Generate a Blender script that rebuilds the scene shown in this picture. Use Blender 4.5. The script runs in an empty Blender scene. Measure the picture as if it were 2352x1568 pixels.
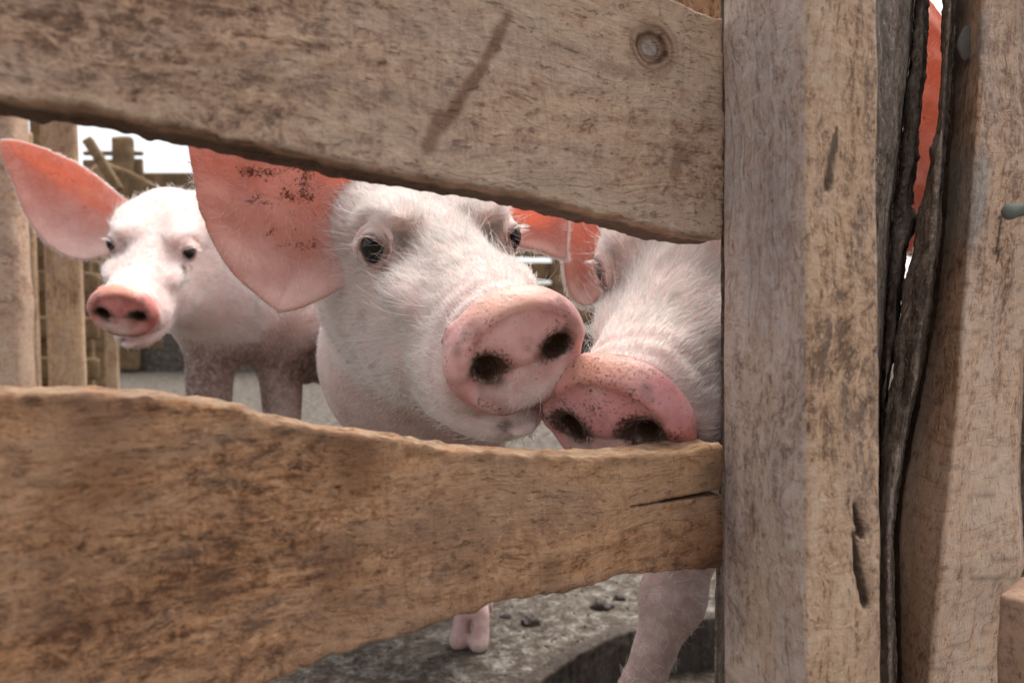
import bpy, math, random
import numpy as np
from mathutils import Vector, Matrix

# ------------------------------------------------------------------ camera, world, sun, exposure
SC = bpy.context.scene
PITCH = math.radians(3.0)
CAM_H = 0.50
cam_d = bpy.data.cameras.new('camera'); cam = bpy.data.objects.new('camera', cam_d)
SC.collection.objects.link(cam); SC.camera = cam
cam.location = (0, 0, CAM_H); cam.rotation_euler = (math.radians(90) - PITCH, 0, 0)
cam_d.sensor_width = 36; cam_d.lens = 24; cam_d.clip_start = 0.01; cam_d.clip_end = 2000
cam_d.dof.use_dof = True; cam_d.dof.focus_distance = 0.43; cam_d.dof.aperture_fstop = 8.5

SUN_EL, SUN_AZ = 70, 32          # thin overcast: soft sun high over the pen, behind the pigs
world = bpy.data.worlds.new('World'); SC.world = world; world.use_nodes = True
wn = world.node_tree.nodes; wl = world.node_tree.links
bg = wn['Background']
sky = wn.new('ShaderNodeTexSky'); sky.sky_type = 'NISHITA'; sky.sun_disc = False
sky.sun_elevation = math.radians(SUN_EL); sky.sun_rotation = math.radians(SUN_AZ)
sky.dust_density = 3.0; sky.air_density = 1.0; sky.ozone_density = 1.0
hs = wn.new('ShaderNodeHueSaturation'); hs.inputs['Saturation'].default_value = 0.15
wl.new(sky.outputs[0], hs.inputs['Color']); wl.new(hs.outputs[0], bg.inputs['Color'])
bg.inputs['Strength'].default_value = 0.10
sd = bpy.data.lights.new('sun', 'SUN'); sun = bpy.data.objects.new('sun', sd); SC.collection.objects.link(sun)
sd.energy = 1.6; sd.angle = math.radians(45); sd.color = (1.0, 0.955, 0.88)
_sdir = Vector((math.sin(math.radians(SUN_AZ)) * math.cos(math.radians(SUN_EL)),
                math.cos(math.radians(SUN_AZ)) * math.cos(math.radians(SUN_EL)), math.sin(math.radians(SUN_EL))))
sun.rotation_euler = _sdir.to_track_quat('Z', 'Y').to_euler()
SC.view_settings.view_transform = 'Standard'; SC.view_settings.look = 'None'
SC.view_settings.gamma = 1; SC.view_settings.use_curve_mapping = False
SC.view_settings.exposure = 1.55
SC.cycles.max_bounces = 6; SC.cycles.transparent_max_bounces = 6
SC.cycles.use_denoising = True

# ------------------------------------------------------------------ frames and pixels (a 2352 x 1568 picture)
cp, sp = math.cos(PITCH), math.sin(PITCH)
M_CW = np.array([[1, 0, 0], [0, sp, cp], [0, cp, -sp]], float)      # camera frame (right, up, forward) -> world
CAMP = np.array([0, 0, CAM_H], float)
def c2w(p): return np.asarray(p, float) @ M_CW.T + CAMP
def uv(px, py): return (px - 1176) / 1568.0, (784 - py) / 1568.0
def P(px, py, z):
    """world point seen at a pixel at a camera depth"""
    u, v = uv(px, py); return c2w((u * z, v * z, z))
def PV(px, py, y):
    """world point seen at a pixel on the vertical plane world Y = y"""
    u, v = uv(px, py); d = c2w((u, v, 1.0)) - CAMP
    return CAMP + d * (y / d[1])
def PG(px, py, z=0.0):
    u, v = uv(px, py); d = c2w((u, v, 1.0)) - CAMP
    return CAMP + d * ((z - CAM_H) / d[2])

# ------------------------------------------------------------------ numeric helpers
def _h(ix, iy, iz, s):
    n = (ix.astype(np.int64) * 374761393 + iy.astype(np.int64) * 668265263 + iz.astype(np.int64) * 2147483647 + s * 1274126177) & 0xffffffff
    n = ((n ^ (n >> 13)) * 1274126177) & 0xffffffff
    n = ((n ^ (n >> 15)) * 2246822519) & 0xffffffff
    return ((n ^ (n >> 16)) & 0xffffff) / float(0x7fffff) - 1.0
def noise(p, freq=1.0, seed=0, oct=1):
    p = np.asarray(p, float); out = np.zeros(len(p)); amp = 1.0; tot = 0
    fr = np.asarray(freq, float) * np.ones(3)
    for o in range(oct):
        q = p * fr * (2 ** o) + 17.3 * (o + 1) + seed * 3.7
        i = np.floor(q).astype(np.int64); f = q - i; f = f * f * (3 - 2 * f)
        r = 0
        for a in (0, 1):
            for b in (0, 1):
                for c in (0, 1):
                    w = (f[:, 0] if a else 1 - f[:, 0]) * (f[:, 1] if b else 1 - f[:, 1]) * (f[:, 2] if c else 1 - f[:, 2])
                    r = r + w * _h(i[:, 0] + a, i[:, 1] + b, i[:, 2] + c, seed + o)
        out += r * amp; tot += amp; amp *= 0.5
    return out / tot
def smin(a, b, k):
    h = np.clip(0.5 + 0.5 * (b - a) / k, 0, 1); return b * (1 - h) + a * h - k * h * (1 - h)
def smax(a, b, k): return -smin(-a, -b, k)
def ell(p, c, r):
    q = p - np.asarray(c, float); r = np.asarray(r, float)
    k0 = np.linalg.norm(q / r, axis=1); k1 = np.linalg.norm(q / (r * r), axis=1) + 1e-9
    return k0 * (k0 - 1) / k1
def cone(p, a, b, ra, rb):
    a = np.asarray(a, float); b = np.asarray(b, float); ab = b - a
    h = np.clip(((p - a) @ ab) / (ab @ ab), 0, 1)
    return np.linalg.norm(p - a - h[:, None] * ab, axis=1) - (ra + (rb - ra) * h)
def sstep(a, b, x):
    t = np.clip((x - a) / (b - a), 0, 1); return t * t * (3 - 2 * t)
def polysd(x, y, poly):
    poly = np.asarray(poly, float); n = len(poly)
    d = np.full(len(x), 1e9); s = np.zeros(len(x), bool)
    for i in range(n):
        ax, ay = poly[i]; bx, by = poly[(i + 1) % n]; ex, ey = bx - ax, by - ay
        t = np.clip(((x - ax) * ex + (y - ay) * ey) / (ex * ex + ey * ey + 1e-12), 0, 1)
        d = np.minimum(d, (x - ax - t * ex) ** 2 + (y - ay - t * ey) ** 2)
        c = (ay > y) != (by > y)
        if ey != 0: s ^= c & (x < ex * (y - ay) / ey + ax)
    d = np.sqrt(d); return np.where(s, -d, d)
def smooth_poly(pts, it=2):
    pts = [np.array(p, float) for p in pts]
    for _ in range(it):
        o = []
        for i in range(len(pts)):
            a, b = pts[i], pts[(i + 1) % len(pts)]
            o += [a * .75 + b * .25, a * .25 + b * .75]
        pts = o
    return np.array(pts)

def sdf_mesh(f, lo, hi, h):
    """surface of the implicit shape f < 0 as quads (vertices, faces)"""
    lo = np.asarray(lo, float); hi = np.asarray(hi, float); K = 4
    nc = np.ceil((hi - lo) / (h * K)).astype(int) + 1
    g = [lo[a] + h * (np.arange(nc[a]) * K + (K - 1) / 2.0) for a in range(3)]
    G = np.stack(np.meshgrid(*g, indexing='ij'), -1).reshape(-1, 3)
    Fc = f(G).reshape(nc)
    F = np.repeat(np.repeat(np.repeat(Fc, K, 0), K, 1), K, 2).astype(np.float32)
    band = np.abs(Fc) < h * K * 2.2
    m = np.repeat(np.repeat(np.repeat(band, K, 0), K, 1), K, 2)
    ii = np.argwhere(m)
    for s in range(0, len(ii), 400000):
        c = ii[s:s + 400000]; F[c[:, 0], c[:, 1], c[:, 2]] = f(lo + c * h)
    F[np.abs(F) < 1e-9] = 1e-9
    I = F < 0
    n = np.array(F.shape) - 1
    cnt = sum(I[a:n[0] + a, b:n[1] + b, c:n[2] + c].astype(np.int8) for a in (0, 1) for b in (0, 1) for c in (0, 1))
    act = (cnt > 0) & (cnt < 8); cells = np.argwhere(act)
    idx = np.full(n, -1, np.int32); idx[act] = np.arange(len(cells))
    off = [(a, b, c) for a in (0, 1) for b in (0, 1) for c in (0, 1)]
    val = {o: F[cells[:, 0] + o[0], cells[:, 1] + o[1], cells[:, 2] + o[2]] for o in off}
    S = np.zeros((len(cells), 3)); N = np.zeros(len(cells))
    for o in off:
        for ax in range(3):
            if o[ax] == 0:
                o2 = list(o); o2[ax] = 1; a, b = val[o], val[tuple(o2)]
                k = (a < 0) != (b < 0); t = np.where(k, a / np.where(k, a - b, 1), 0)
                q = np.tile(np.array(o, float), (len(cells), 1)); q[:, ax] = t
                S += q * k[:, None]; N += k
    V = lo + (cells + S / N[:, None]) * h
    Q = []
    for ax in range(3):
        b, c = (ax + 1) % 3, (ax + 2) % 3
        s0 = [slice(None)] * 3; s1 = [slice(None)] * 3; s0[ax] = slice(0, -1); s1[ax] = slice(1, None)
        A, B = I[tuple(s0)], I[tuple(s1)]
        e = np.argwhere(A != B)
        e = e[(e[:, b] > 0) & (e[:, c] > 0) & (e[:, b] < n[b]) & (e[:, c] < n[c])]
        fl = A[e[:, 0], e[:, 1], e[:, 2]]
        def cid(db, dc):
            q = e.copy(); q[:, b] -= db; q[:, c] -= dc; return idx[q[:, 0], q[:, 1], q[:, 2]]
        q = np.stack([cid(1, 1), cid(0, 1), cid(0, 0), cid(1, 0)], 1)
        q[~fl] = q[~fl][:, ::-1]; Q.append(q)
    Q = np.concatenate(Q); Q = Q[(Q >= 0).all(1)]
    return V, Q

def join(parts):
    V, Q, A, o = [], [], [], 0
    for v, q, a in parts: V.append(v); Q.append(q + o); A.append(a); o += len(v)
    return np.concatenate(V), np.concatenate(Q), np.concatenate(A)

def make_obj(name, V, Q, mat, loc=None, attr=None, parent=None, smooth=True, mw=None):
    """V in world space (or local when mw, a 4x4, is given); quads Q; attr = per-vertex rgb"""
    me = bpy.data.meshes.new(name)
    if mw is None:
        loc = np.zeros(3) if loc is None else np.asarray(loc, float); L = V - loc
    else: L = V
    me.vertices.add(len(L)); me.vertices.foreach_set('co', L.astype(np.float32).ravel())
    nf = len(Q); kq = Q.shape[1]
    me.loops.add(nf * kq); me.loops.foreach_set('vertex_index', Q.astype(np.int32).ravel())
    me.polygons.add(nf); me.polygons.foreach_set('loop_start', (np.arange(nf) * kq).astype(np.int32))
    me.polygons.foreach_set('loop_total', np.full(nf, kq, np.int32))
    if attr is not None:
        ca = me.color_attributes.new('tint', 'FLOAT_COLOR', 'POINT')
        ca.data.foreach_set('color', np.concatenate([attr[:, :3], np.ones((len(attr), 1))], 1).astype(np.float32).ravel())
        if attr.shape[1] == 6:
            cb = me.color_attributes.new('patch', 'FLOAT_COLOR', 'POINT')
            cb.data.foreach_set('color', np.concatenate([attr[:, 3:], np.ones((len(attr), 1))], 1).astype(np.float32).ravel())
    me.update(calc_edges=True); me.validate()
    me.polygons.foreach_set('use_smooth', np.full(len(me.polygons), smooth, bool))
    me.materials.append(mat)
    ob = bpy.data.objects.new(name, me); SC.collection.objects.link(ob)
    if mw is not None: ob.matrix_world = Matrix(mw.tolist())
    else: ob.location = loc.tolist()
    if parent is not None:
        pm = Matrix.Translation(parent.location); ob.parent = parent
        ob.matrix_parent_inverse = pm.inverted()
    return ob
def tag(o, label=None, cat=None, group=None, kind=None):
    if label: o['label'] = label
    if cat: o['category'] = cat
    if group: o['group'] = group
    if kind: o['kind'] = kind
    return o
def empty(name, loc):
    o = bpy.data.objects.new(name, None); o.empty_display_size = 0.05; SC.collection.objects.link(o); o.location = tuple(float(a) for a in loc); return o

# ------------------------------------------------------------------ materials
def mat(name):
    m = bpy.data.materials.new(name); m.use_nodes = True
    return m, m.node_tree.nodes, m.node_tree.links, m.node_tree.nodes['Principled BSDF']
def rgba(c): return (c[0], c[1], c[2], 1)
def ramp(n, stops, interp='LINEAR'):
    r = n.new('ShaderNodeValToRGB'); r.color_ramp.interpolation = interp
    el = r.color_ramp.elements
    while len(el) < len(stops): el.new(0.5)
    for e, (p, c) in zip(el, stops): e.position = p; e.color = rgba(c) if not isinstance(c, (int, float)) else (c, c, c, 1)
    return r
def mixc(n, l, fac, a, b, mode='MIX'):
    m = n.new('ShaderNodeMix'); m.data_type = 'RGBA'; m.blend_type = mode
    for s, v in ((0, fac), (6, a), (7, b)):
        if isinstance(v, bpy.types.NodeSocket): l.new(v, m.inputs[s])
        elif s == 0: m.inputs[0].default_value = v
        else: m.inputs[s].default_value = rgba(v)
    return m.outputs[2]
def mathn(n, l, op, a, b=None, c=None, clamp=False):
    m = n.new('ShaderNodeMath'); m.operation = op; m.use_clamp = clamp
    for s, v in enumerate((a, b, c)):
        if v is None: continue
        if isinstance(v, bpy.types.NodeSocket): l.new(v, m.inputs[s])
        else: m.inputs[s].default_value = v
    return m.outputs[0]
def coords(n, l, scale=(1, 1, 1), rot=(0, 0, 0)):
    t = n.new('ShaderNodeTexCoord'); mp = n.new('ShaderNodeMapping')
    mp.inputs['Scale'].default_value = scale; mp.inputs['Rotation'].default_value = rot
    l.new(t.outputs['Object'], mp.inputs[0]); return mp.outputs[0]
def ntex(n, l, vec, scale, detail=4, rough=0.6, dist=0.0):
    t = n.new('ShaderNodeTexNoise'); t.inputs['Scale'].default_value = scale; t.inputs['Detail'].default_value = detail
    t.inputs['Roughness'].default_value = rough; t.inputs['Distortion'].default_value = dist
    l.new(vec, t.inputs['Vector']); return t.outputs['Fac']

def wood(name, dark, mid, light, grey, along, greyness=0.5, saw=0.5, bump=0.5, rough=0.85, fine=1.0, paint=None, k=1.5, kerf=.20, crack=.22):
    """weathered sawn timber; along = index of the local axis the fibres follow"""
    dark, mid, light, grey = (tuple(c_ * min(k, .74 / max(q)) for c_ in q) for q in (dark, mid, light, grey))
    m, n, l, b = mat(name)
    tc_ = n.new('ShaderNodeTexCoord'); wn1 = n.new('ShaderNodeTexNoise'); wn1.inputs['Scale'].default_value = 9; wn1.inputs['Detail'].default_value = 3
    l.new(tc_.outputs['Object'], wn1.inputs['Vector'])
    wa = n.new('ShaderNodeVectorMath'); wa.operation = 'MULTIPLY_ADD'; l.new(wn1.outputs['Color'], wa.inputs[0]); wa.inputs[1].default_value = (.030, .030, .030); l.new(tc_.outputs['Object'], wa.inputs[2])
    def st(a, c, rot=0.0):
        s = [c] * 3; s[along] = a
        mp = n.new('ShaderNodeMapping'); mp.inputs['Scale'].default_value = tuple(s); mp.inputs['Rotation'].default_value = (0, rot, 0)
        l.new(wa.outputs[0], mp.inputs[0]); return mp.outputs[0]
    tint = n.new('ShaderNodeAttribute'); tint.attribute_name = 'tint'
    sep = n.new('ShaderNodeSeparateColor'); l.new(tint.outputs['Color'], sep.inputs[0])
    fib = ntex(n, l, st(9, 210 * fine), 1.0, 7, 0.72, 0.35)
    fib2 = ntex(n, l, st(160, 900 * fine), 1.0, 4, 0.7, .5)
    mot = ntex(n, l, st(95, 130), 1.0, 6, 0.7, 1.0)
    big = ntex(n, l, st(6, 14), 1.0, 4, 0.6, 0.4)
    sw = ntex(n, l, st(260, 60, .12), 1.0, 4, 0.65, 1.3)      # saw marks run across the board
    spk = ntex(n, l, st(420, 520), 1.0, 4, 0.7, 0.8)
    v = mathn(n, l, 'MULTIPLY', fib, 0.34)
    v = mathn(n, l, 'MULTIPLY_ADD', mot, 0.46, v)
    v = mathn(n, l, 'MULTIPLY_ADD', fib2, 0.12, v)
    v = mathn(n, l, 'MULTIPLY_ADD', spk, 0.24, v)
    v = mathn(n, l, 'MULTIPLY_ADD', sw, 0.07 * saw, v)
    v = mathn(n, l, 'MULTIPLY_ADD', big, 0.40, v)
    tot = (0.34 + 0.46 + 0.12 + 0.24 + 0.07 * saw + 0.40) / 2
    r = ramp(n, [(tot - .105, dark), (tot - .01, mid), (tot + .105, light)]); l.new(v, r.inputs[0])
    gmask = ramp(n, [(0.40, 0.0), (0.62, 1.0)]); gm = ntex(n, l, st(9, 30), 1.0, 5, 0.65, 0.8); l.new(gm, gmask.inputs[0])
    gf = mathn(n, l, 'MULTIPLY', gmask.outputs[0], greyness)
    col = mixc(n, l, gf, r.outputs[0], grey, 'MIX')
    col = mixc(n, l, mathn(n, l, 'MULTIPLY', fib, 0.35), col, dark, 'MULTIPLY')
    pit = ramp(n, [(0.31, 0.0), (0.39, 1.0)]); l.new(ntex(n, l, st(150, 420), 1.0, 3, 0.6, 0.3), pit.inputs[0])
    col = mixc(n, l, mathn(n, l, 'MULTIPLY', mathn(n, l, 'SUBTRACT', 1.0, pit.outputs[0]), 0.34), col, (0.035, 0.022, 0.014))
    ker = ramp(n, [(0.34, 1.0), (0.41, 0.0)]); l.new(ntex(n, l, st(520, 30, .05), 1.0, 3, 0.6, 0.5), ker.inputs[0])
    col = mixc(n, l, mathn(n, l, 'MULTIPLY', ker.outputs[0], kerf), col, dark)
    cn = ntex(n, l, st(3.2, 62 * fine), 1.0, 3, 0.55, 0.2); ca = mathn(n, l, 'ABSOLUTE', mathn(n, l, 'SUBTRACT', cn, 0.5))
    cr = ramp(n, [(0.0, 1.0), (0.007, 0.0)]); l.new(ca, cr.inputs[0])
    cmask = ramp(n, [(0.48, 0.0), (0.60, 1.0)]); l.new(ntex(n, l, st(5, 16), 1.0, 2, 0.5), cmask.inputs[0])
    crk = mathn(n, l, 'MULTIPLY', mathn(n, l, 'MULTIPLY', cr.outputs[0], cmask.outputs[0]), crack)
    col = mixc(n, l, crk, col, (.03, .018, .012))
    chip = ramp(n, [(0.60, 0.0), (0.68, 1.0)]); l.new(ntex(n, l, st(190, 330, -.1), 1.0, 3, 0.6, 0.8), chip.inputs[0])
    col = mixc(n, l, mathn(n, l, 'MULTIPLY', chip.outputs[0], .38), col, tuple(x * min(1.2, .78 / max(light)) for x in light))
    # tint: red = brown stain, green = very dark (cracks, end grain, bark, painted shade), blue = pale dried mud
    stn = mathn(n, l, 'MULTIPLY', sep.outputs[0], mathn(n, l, 'MULTIPLY_ADD', mot, 1.3, 0.25), clamp=True)
    col = mixc(n, l, stn, col, (0.145, 0.060, 0.030))
    col = mixc(n, l, sep.outputs[1], col, (0.016, 0.011, 0.008))
    col = mixc(n, l, mathn(n, l, 'MULTIPLY', sep.outputs[2], mathn(n, l, 'MULTIPLY_ADD', mot, 1.6, -0.1), clamp=True), col, mixc(n, l, mathn(n, l, 'MULTIPLY_ADD', v, 3.2, .5 - tot * 3.2, True), tuple(x * .45 for x in (paint or (0.40, 0.38, 0.35))), tuple(x * 1.35 for x in (paint or (0.40, 0.38, 0.35)))))
    l.new(col, b.inputs['Base Color']); b.inputs['Roughness'].default_value = rough
    b.inputs['Specular IOR Level'].default_value = 0.25
    hgt = mathn(n, l, 'MULTIPLY_ADD', fib2, 0.4, mathn(n, l, 'MULTIPLY_ADD', mot, 0.6, mathn(n, l, 'MULTIPLY_ADD', sw, 0.22 * saw, mathn(n, l, 'MULTIPLY', pit.outputs[0], 0.5))))
    hgt = mathn(n, l, 'MULTIPLY_ADD', crk, -.9, hgt)
    hgt = mathn(n, l, 'MULTIPLY_ADD', spk, 0.5, mathn(n, l, 'MULTIPLY_ADD', fib, 0.7, hgt))
    bp = n.new('ShaderNodeBump'); bp.inputs['Strength'].default_value = bump; bp.inputs['Distance'].default_value = 0.0022
    l.new(hgt, bp.inputs['Height']); l.new(bp.outputs[0], b.inputs['Normal'])
    return m

M_UP = wood('wood_upper', (0.13, .072, .046), (.385, .245, .165), (.62, .45, .32), (.40, .325, .275), 0, .35, .9, .9)
M_LOW = wood('wood_lower', (0.10, .046, .023), (.345, .178, .090), (.64, .385, .22), (.27, .195, .145), 0, .45, .9, .9, paint=(.52, .40, .28))
M_POSTG = wood('wood_post', (.14, .085, .055), (.42, .27, .17), (.66, .49, .35), (.36, .33, .33), 2, .12, .9, .8, kerf=.28, crack=.4, paint=(.47, .44, .45))
M_SLAB = wood('wood_slab', (.17, .10, .065), (.44, .29, .20), (.66, .50, .37), (.42, .37, .34), 2, .3, 1.3, .6, kerf=.4)
M_BARK = wood('bark', (.04, .029, .022), (.19, .142, .112), (.46, .38, .32), (.26, .225, .20), 2, .5, .0, 1.0, fine=.6)
M_BACK = wood('wood_back', (.12, .07, .04), (.30, .19, .11), (.48, .33, .20), (.30, .25, .2), 2, .4, .4, .4)
M_BACKH = wood('wood_back_rail', (.05, .03, .015), (.13, .08, .04), (.24, .15, .08), (.16, .12, .08), 0, .3, .4, .4)

def pig_material(name='pig_skin', rk=(1, 1, 1)):
    m, n, l, b = mat(name)
    tint = n.new('ShaderNodeAttribute'); tint.attribute_name = 'tint'
    sep = n.new('ShaderNodeSeparateColor'); l.new(tint.outputs['Color'], sep.inputs[0])
    R, G, B = sep.outputs
    co = coords(n, l)
    n1 = ntex(n, l, co, 28, 4, .6); n2 = ntex(n, l, co, 220, 4, .65); n3 = ntex(n, l, co, 90, 5, .7, .4)
    skin = ramp(n, [(.3, (.66, .43, .40)), (.52, (.77, .57, .53)), (.7, (.83, .68, .64))]); l.new(n1, skin.inputs[0])
    pink = ramp(n, [(p_, tuple(a_ * b_ for a_, b_ in zip(c_, rk))) for p_, c_ in ((.3, (.58, .27, .26)), (.5, (.72, .39, .37)), (.68, (.80, .50, .47)))]); n5 = ntex(n, l, co, 45, 3, .5, .2); l.new(n5, pink.inputs[0])
    earc = ramp(n, [(.3, (.62, .27, .20)), (.7, (.75, .41, .33))]); l.new(n1, earc.inputs[0])
    col = mixc(n, l, R, skin.outputs[0], pink.outputs[0])
    pt = n.new('ShaderNodeAttribute'); pt.attribute_name = 'patch'
    s2 = n.new('ShaderNodeSeparateColor'); l.new(pt.outputs['Color'], s2.inputs[0])
    col = mixc(n, l, mathn(n, l, 'MULTIPLY', s2.outputs[0], .5), col, (.78, .43, .27))
    col = mixc(n, l, mathn(n, l, 'MULTIPLY', s2.outputs[1], mathn(n, l, 'MULTIPLY_ADD', n3, 3.2, -.9, True)), col, (.84, .76, .74))
    col = mixc(n, l, B, col, earc.outputs[0])
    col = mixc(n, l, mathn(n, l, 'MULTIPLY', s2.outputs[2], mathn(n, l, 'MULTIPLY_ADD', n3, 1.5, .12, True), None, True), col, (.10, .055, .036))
    vv = n.new('ShaderNodeTexVoronoi'); vv.feature = 'DISTANCE_TO_EDGE'; vv.inputs['Scale'].default_value = 1.0
    wv = n.new('ShaderNodeVectorMath'); wv.operation = 'MULTIPLY_ADD'; nt_ = n.new('ShaderNodeTexNoise'); nt_.inputs['Scale'].default_value = 30; l.new(co, nt_.inputs['Vector'])
    sc_ = n.new('ShaderNodeVectorMath'); sc_.operation = 'SCALE'; sc_.inputs['Scale'].default_value = 34; l.new(co, sc_.inputs[0])
    l.new(nt_.outputs['Color'], wv.inputs[0]); wv.inputs[1].default_value = (3.2, 3.2, 3.2); l.new(sc_.outputs[0], wv.inputs[2]); l.new(wv.outputs[0], vv.inputs['Vector'])
    vr = ramp(n, [(.0, 1.0), (.12, 0.0)]); l.new(vv.outputs['Distance'], vr.inputs[0])
    vein = mathn(n, l, 'MULTIPLY', vr.outputs[0], mathn(n, l, 'MULTIPLY', B, mathn(n, l, 'MULTIPLY', n1, .42)))
    col = mixc(n, l, vein, col, (.36, .085, .075))
    # dirt, and painted nostril shade: broken by noise
    n4 = ntex(n, l, co, 520, 3, .6, .6)
    d1 = mathn(n, l, 'MULTIPLY_ADD', n4, 5.2, mathn(n, l, 'MULTIPLY_ADD', n3, 2.6, -5.6))
    dm = mathn(n, l, 'ADD', d1, mathn(n, l, 'MULTIPLY', G, 2.9), clamp=True)
    dm = mathn(n, l, 'MULTIPLY', dm, mathn(n, l, 'MULTIPLY', G, 3.0, clamp=True))
    col = mixc(n, l, mathn(n, l, 'MULTIPLY', dm, .93), col, (.060, .028, .014))
    l.new(col, b.inputs['Base Color'])
    rr = mathn(n, l, 'MULTIPLY_ADD', R, -.24, .58); l.new(mathn(n, l, 'MULTIPLY_ADD', n3, .3, mathn(n, l, 'SUBTRACT', rr, .12)), b.inputs['Roughness'])
    b.inputs['Subsurface Weight'].default_value = .35; b.inputs['Subsurface Radius'].default_value = (1.0, .35, .2)
    b.inputs['Subsurface Scale'].default_value = .006
    b.inputs['Specular IOR Level'].default_value = .4
    bp = n.new('ShaderNodeBump'); bp.inputs['Strength'].default_value = .45; bp.inputs['Distance'].default_value = .0012
    vor = n.new('ShaderNodeTexVoronoi'); vor.inputs['Scale'].default_value = 420; l.new(co, vor.inputs['Vector'])
    l.new(mathn(n, l, 'MULTIPLY_ADD', vor.outputs['Distance'], .35, mathn(n, l, 'MULTIPLY_ADD', n2, .8, n3)), bp.inputs['Height'])
    l.new(bp.outputs[0], b.inputs['Normal'])
    tr = n.new('ShaderNodeBsdfTranslucent')
    l.new(mixc(n, l, mathn(n, l, 'MAXIMUM', mathn(n, l, 'MULTIPLY', dm, .85), mathn(n, l, 'MULTIPLY', vein, .8)), (.92, .40, .27), (.12, .04, .02)), tr.inputs['Color'])
    mx = n.new('ShaderNodeMixShader'); l.new(mathn(n, l, 'MULTIPLY', B, .5), mx.inputs[0])
    l.new(b.outputs[0], mx.inputs[1]); l.new(tr.outputs[0], mx.inputs[2])
    l.new(mx.outputs[0], n['Material Output'].inputs['Surface'])
    return m
M_PIG = pig_material(); M_PIG3 = pig_material('young_pig_skin', (.85, .58, .55)); M_PIG2 = pig_material('dusky_snout_pig_skin', (.88, .73, .77))
def simple(name, col, rough=.6, spec=.5, **kw):
    m, n, l, b = mat(name); b.inputs['Base Color'].default_value = rgba(col); b.inputs['Roughness'].default_value = rough
    b.inputs['Specular IOR Level'].default_value = spec; return m
M_EYE = simple('eye_dark', (.010, .007, .007), .10, .32)
def hair_material(name, col, tcol):
    m, n, l, b = mat(name)
    hi = n.new('ShaderNodeHairInfo')
    c = ramp(n, [(0.0, tuple(x * .72 for x in col)), (.35, col), (1.0, tuple(min(.93, x * 1.06) for x in col))]); l.new(hi.outputs['Random'], c.inputs[0])
    d = n.new('ShaderNodeBsdfDiffuse'); l.new(c.outputs[0], d.inputs[0])
    t = n.new('ShaderNodeBsdfTranslucent'); t.inputs[0].default_value = rgba(tcol)
    g = n.new('ShaderNodeBsdfGlossy'); g.inputs['Roughness'].default_value = .35; g.inputs[0].default_value = (.8, .8, .8, 1)
    a = n.new('ShaderNodeMixShader'); a.inputs[0].default_value = .4; l.new(d.outputs[0], a.inputs[1]); l.new(t.outputs[0], a.inputs[2])
    e = n.new('ShaderNodeMixShader'); e.inputs[0].default_value = .08; l.new(a.outputs[0], e.inputs[1]); l.new(g.outputs[0], e.inputs[2])
    l.new(e.outputs[0], n['Material Output'].inputs['Surface']); return m
M_HAIR = hair_material('bristle_white', (.88, .845, .82), (.88, .82, .78))

M_NHAIR = hair_material('nostril_hair', (.22, .17, .14), (.1, .07, .05))
# ------------------------------------------------------------------ pig heads
W = 0.085
def _prof(y, pts):
    pts = sorted(pts); return np.interp(y, [a for a, _ in pts], [b for _, b in pts])
TOP = [(.05, .38), (-.15, .36), (-.5, .35), (-.9, .38), (-1.3, .47), (-1.7, .57), (-2.1, .62), (-2.5, .63), (-2.9, .60), (-3.3, .55)]
BOT = [(.05, -.36), (-.2, -.44), (-.6, -.62), (-1.0, -.82), (-1.5, -1.08), (-2.0, -1.26), (-2.5, -1.32), (-3.0, -1.3), (-3.3, -1.25)]
HW = [(.05, .36), (-.15, .37), (-.4, .41), (-.8, .445), (-1.2, .50), (-1.6, .58), (-2.0, .62), (-2.5, .65), (-2.9, .68), (-3.3, .70)]
_ys = np.linspace(-3.4, .1, 80)
def _sm(pts):
    v = _prof(_ys, pts)
    k = np.array([1, 2, 3, 4, 3, 2, 1.]); k /= k.sum()
    return np.convolve(np.pad(v, 3, mode='edge'), k, 'valid')
_T, _B, _H = _sm(TOP), _sm(BOT), _sm(HW)

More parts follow.
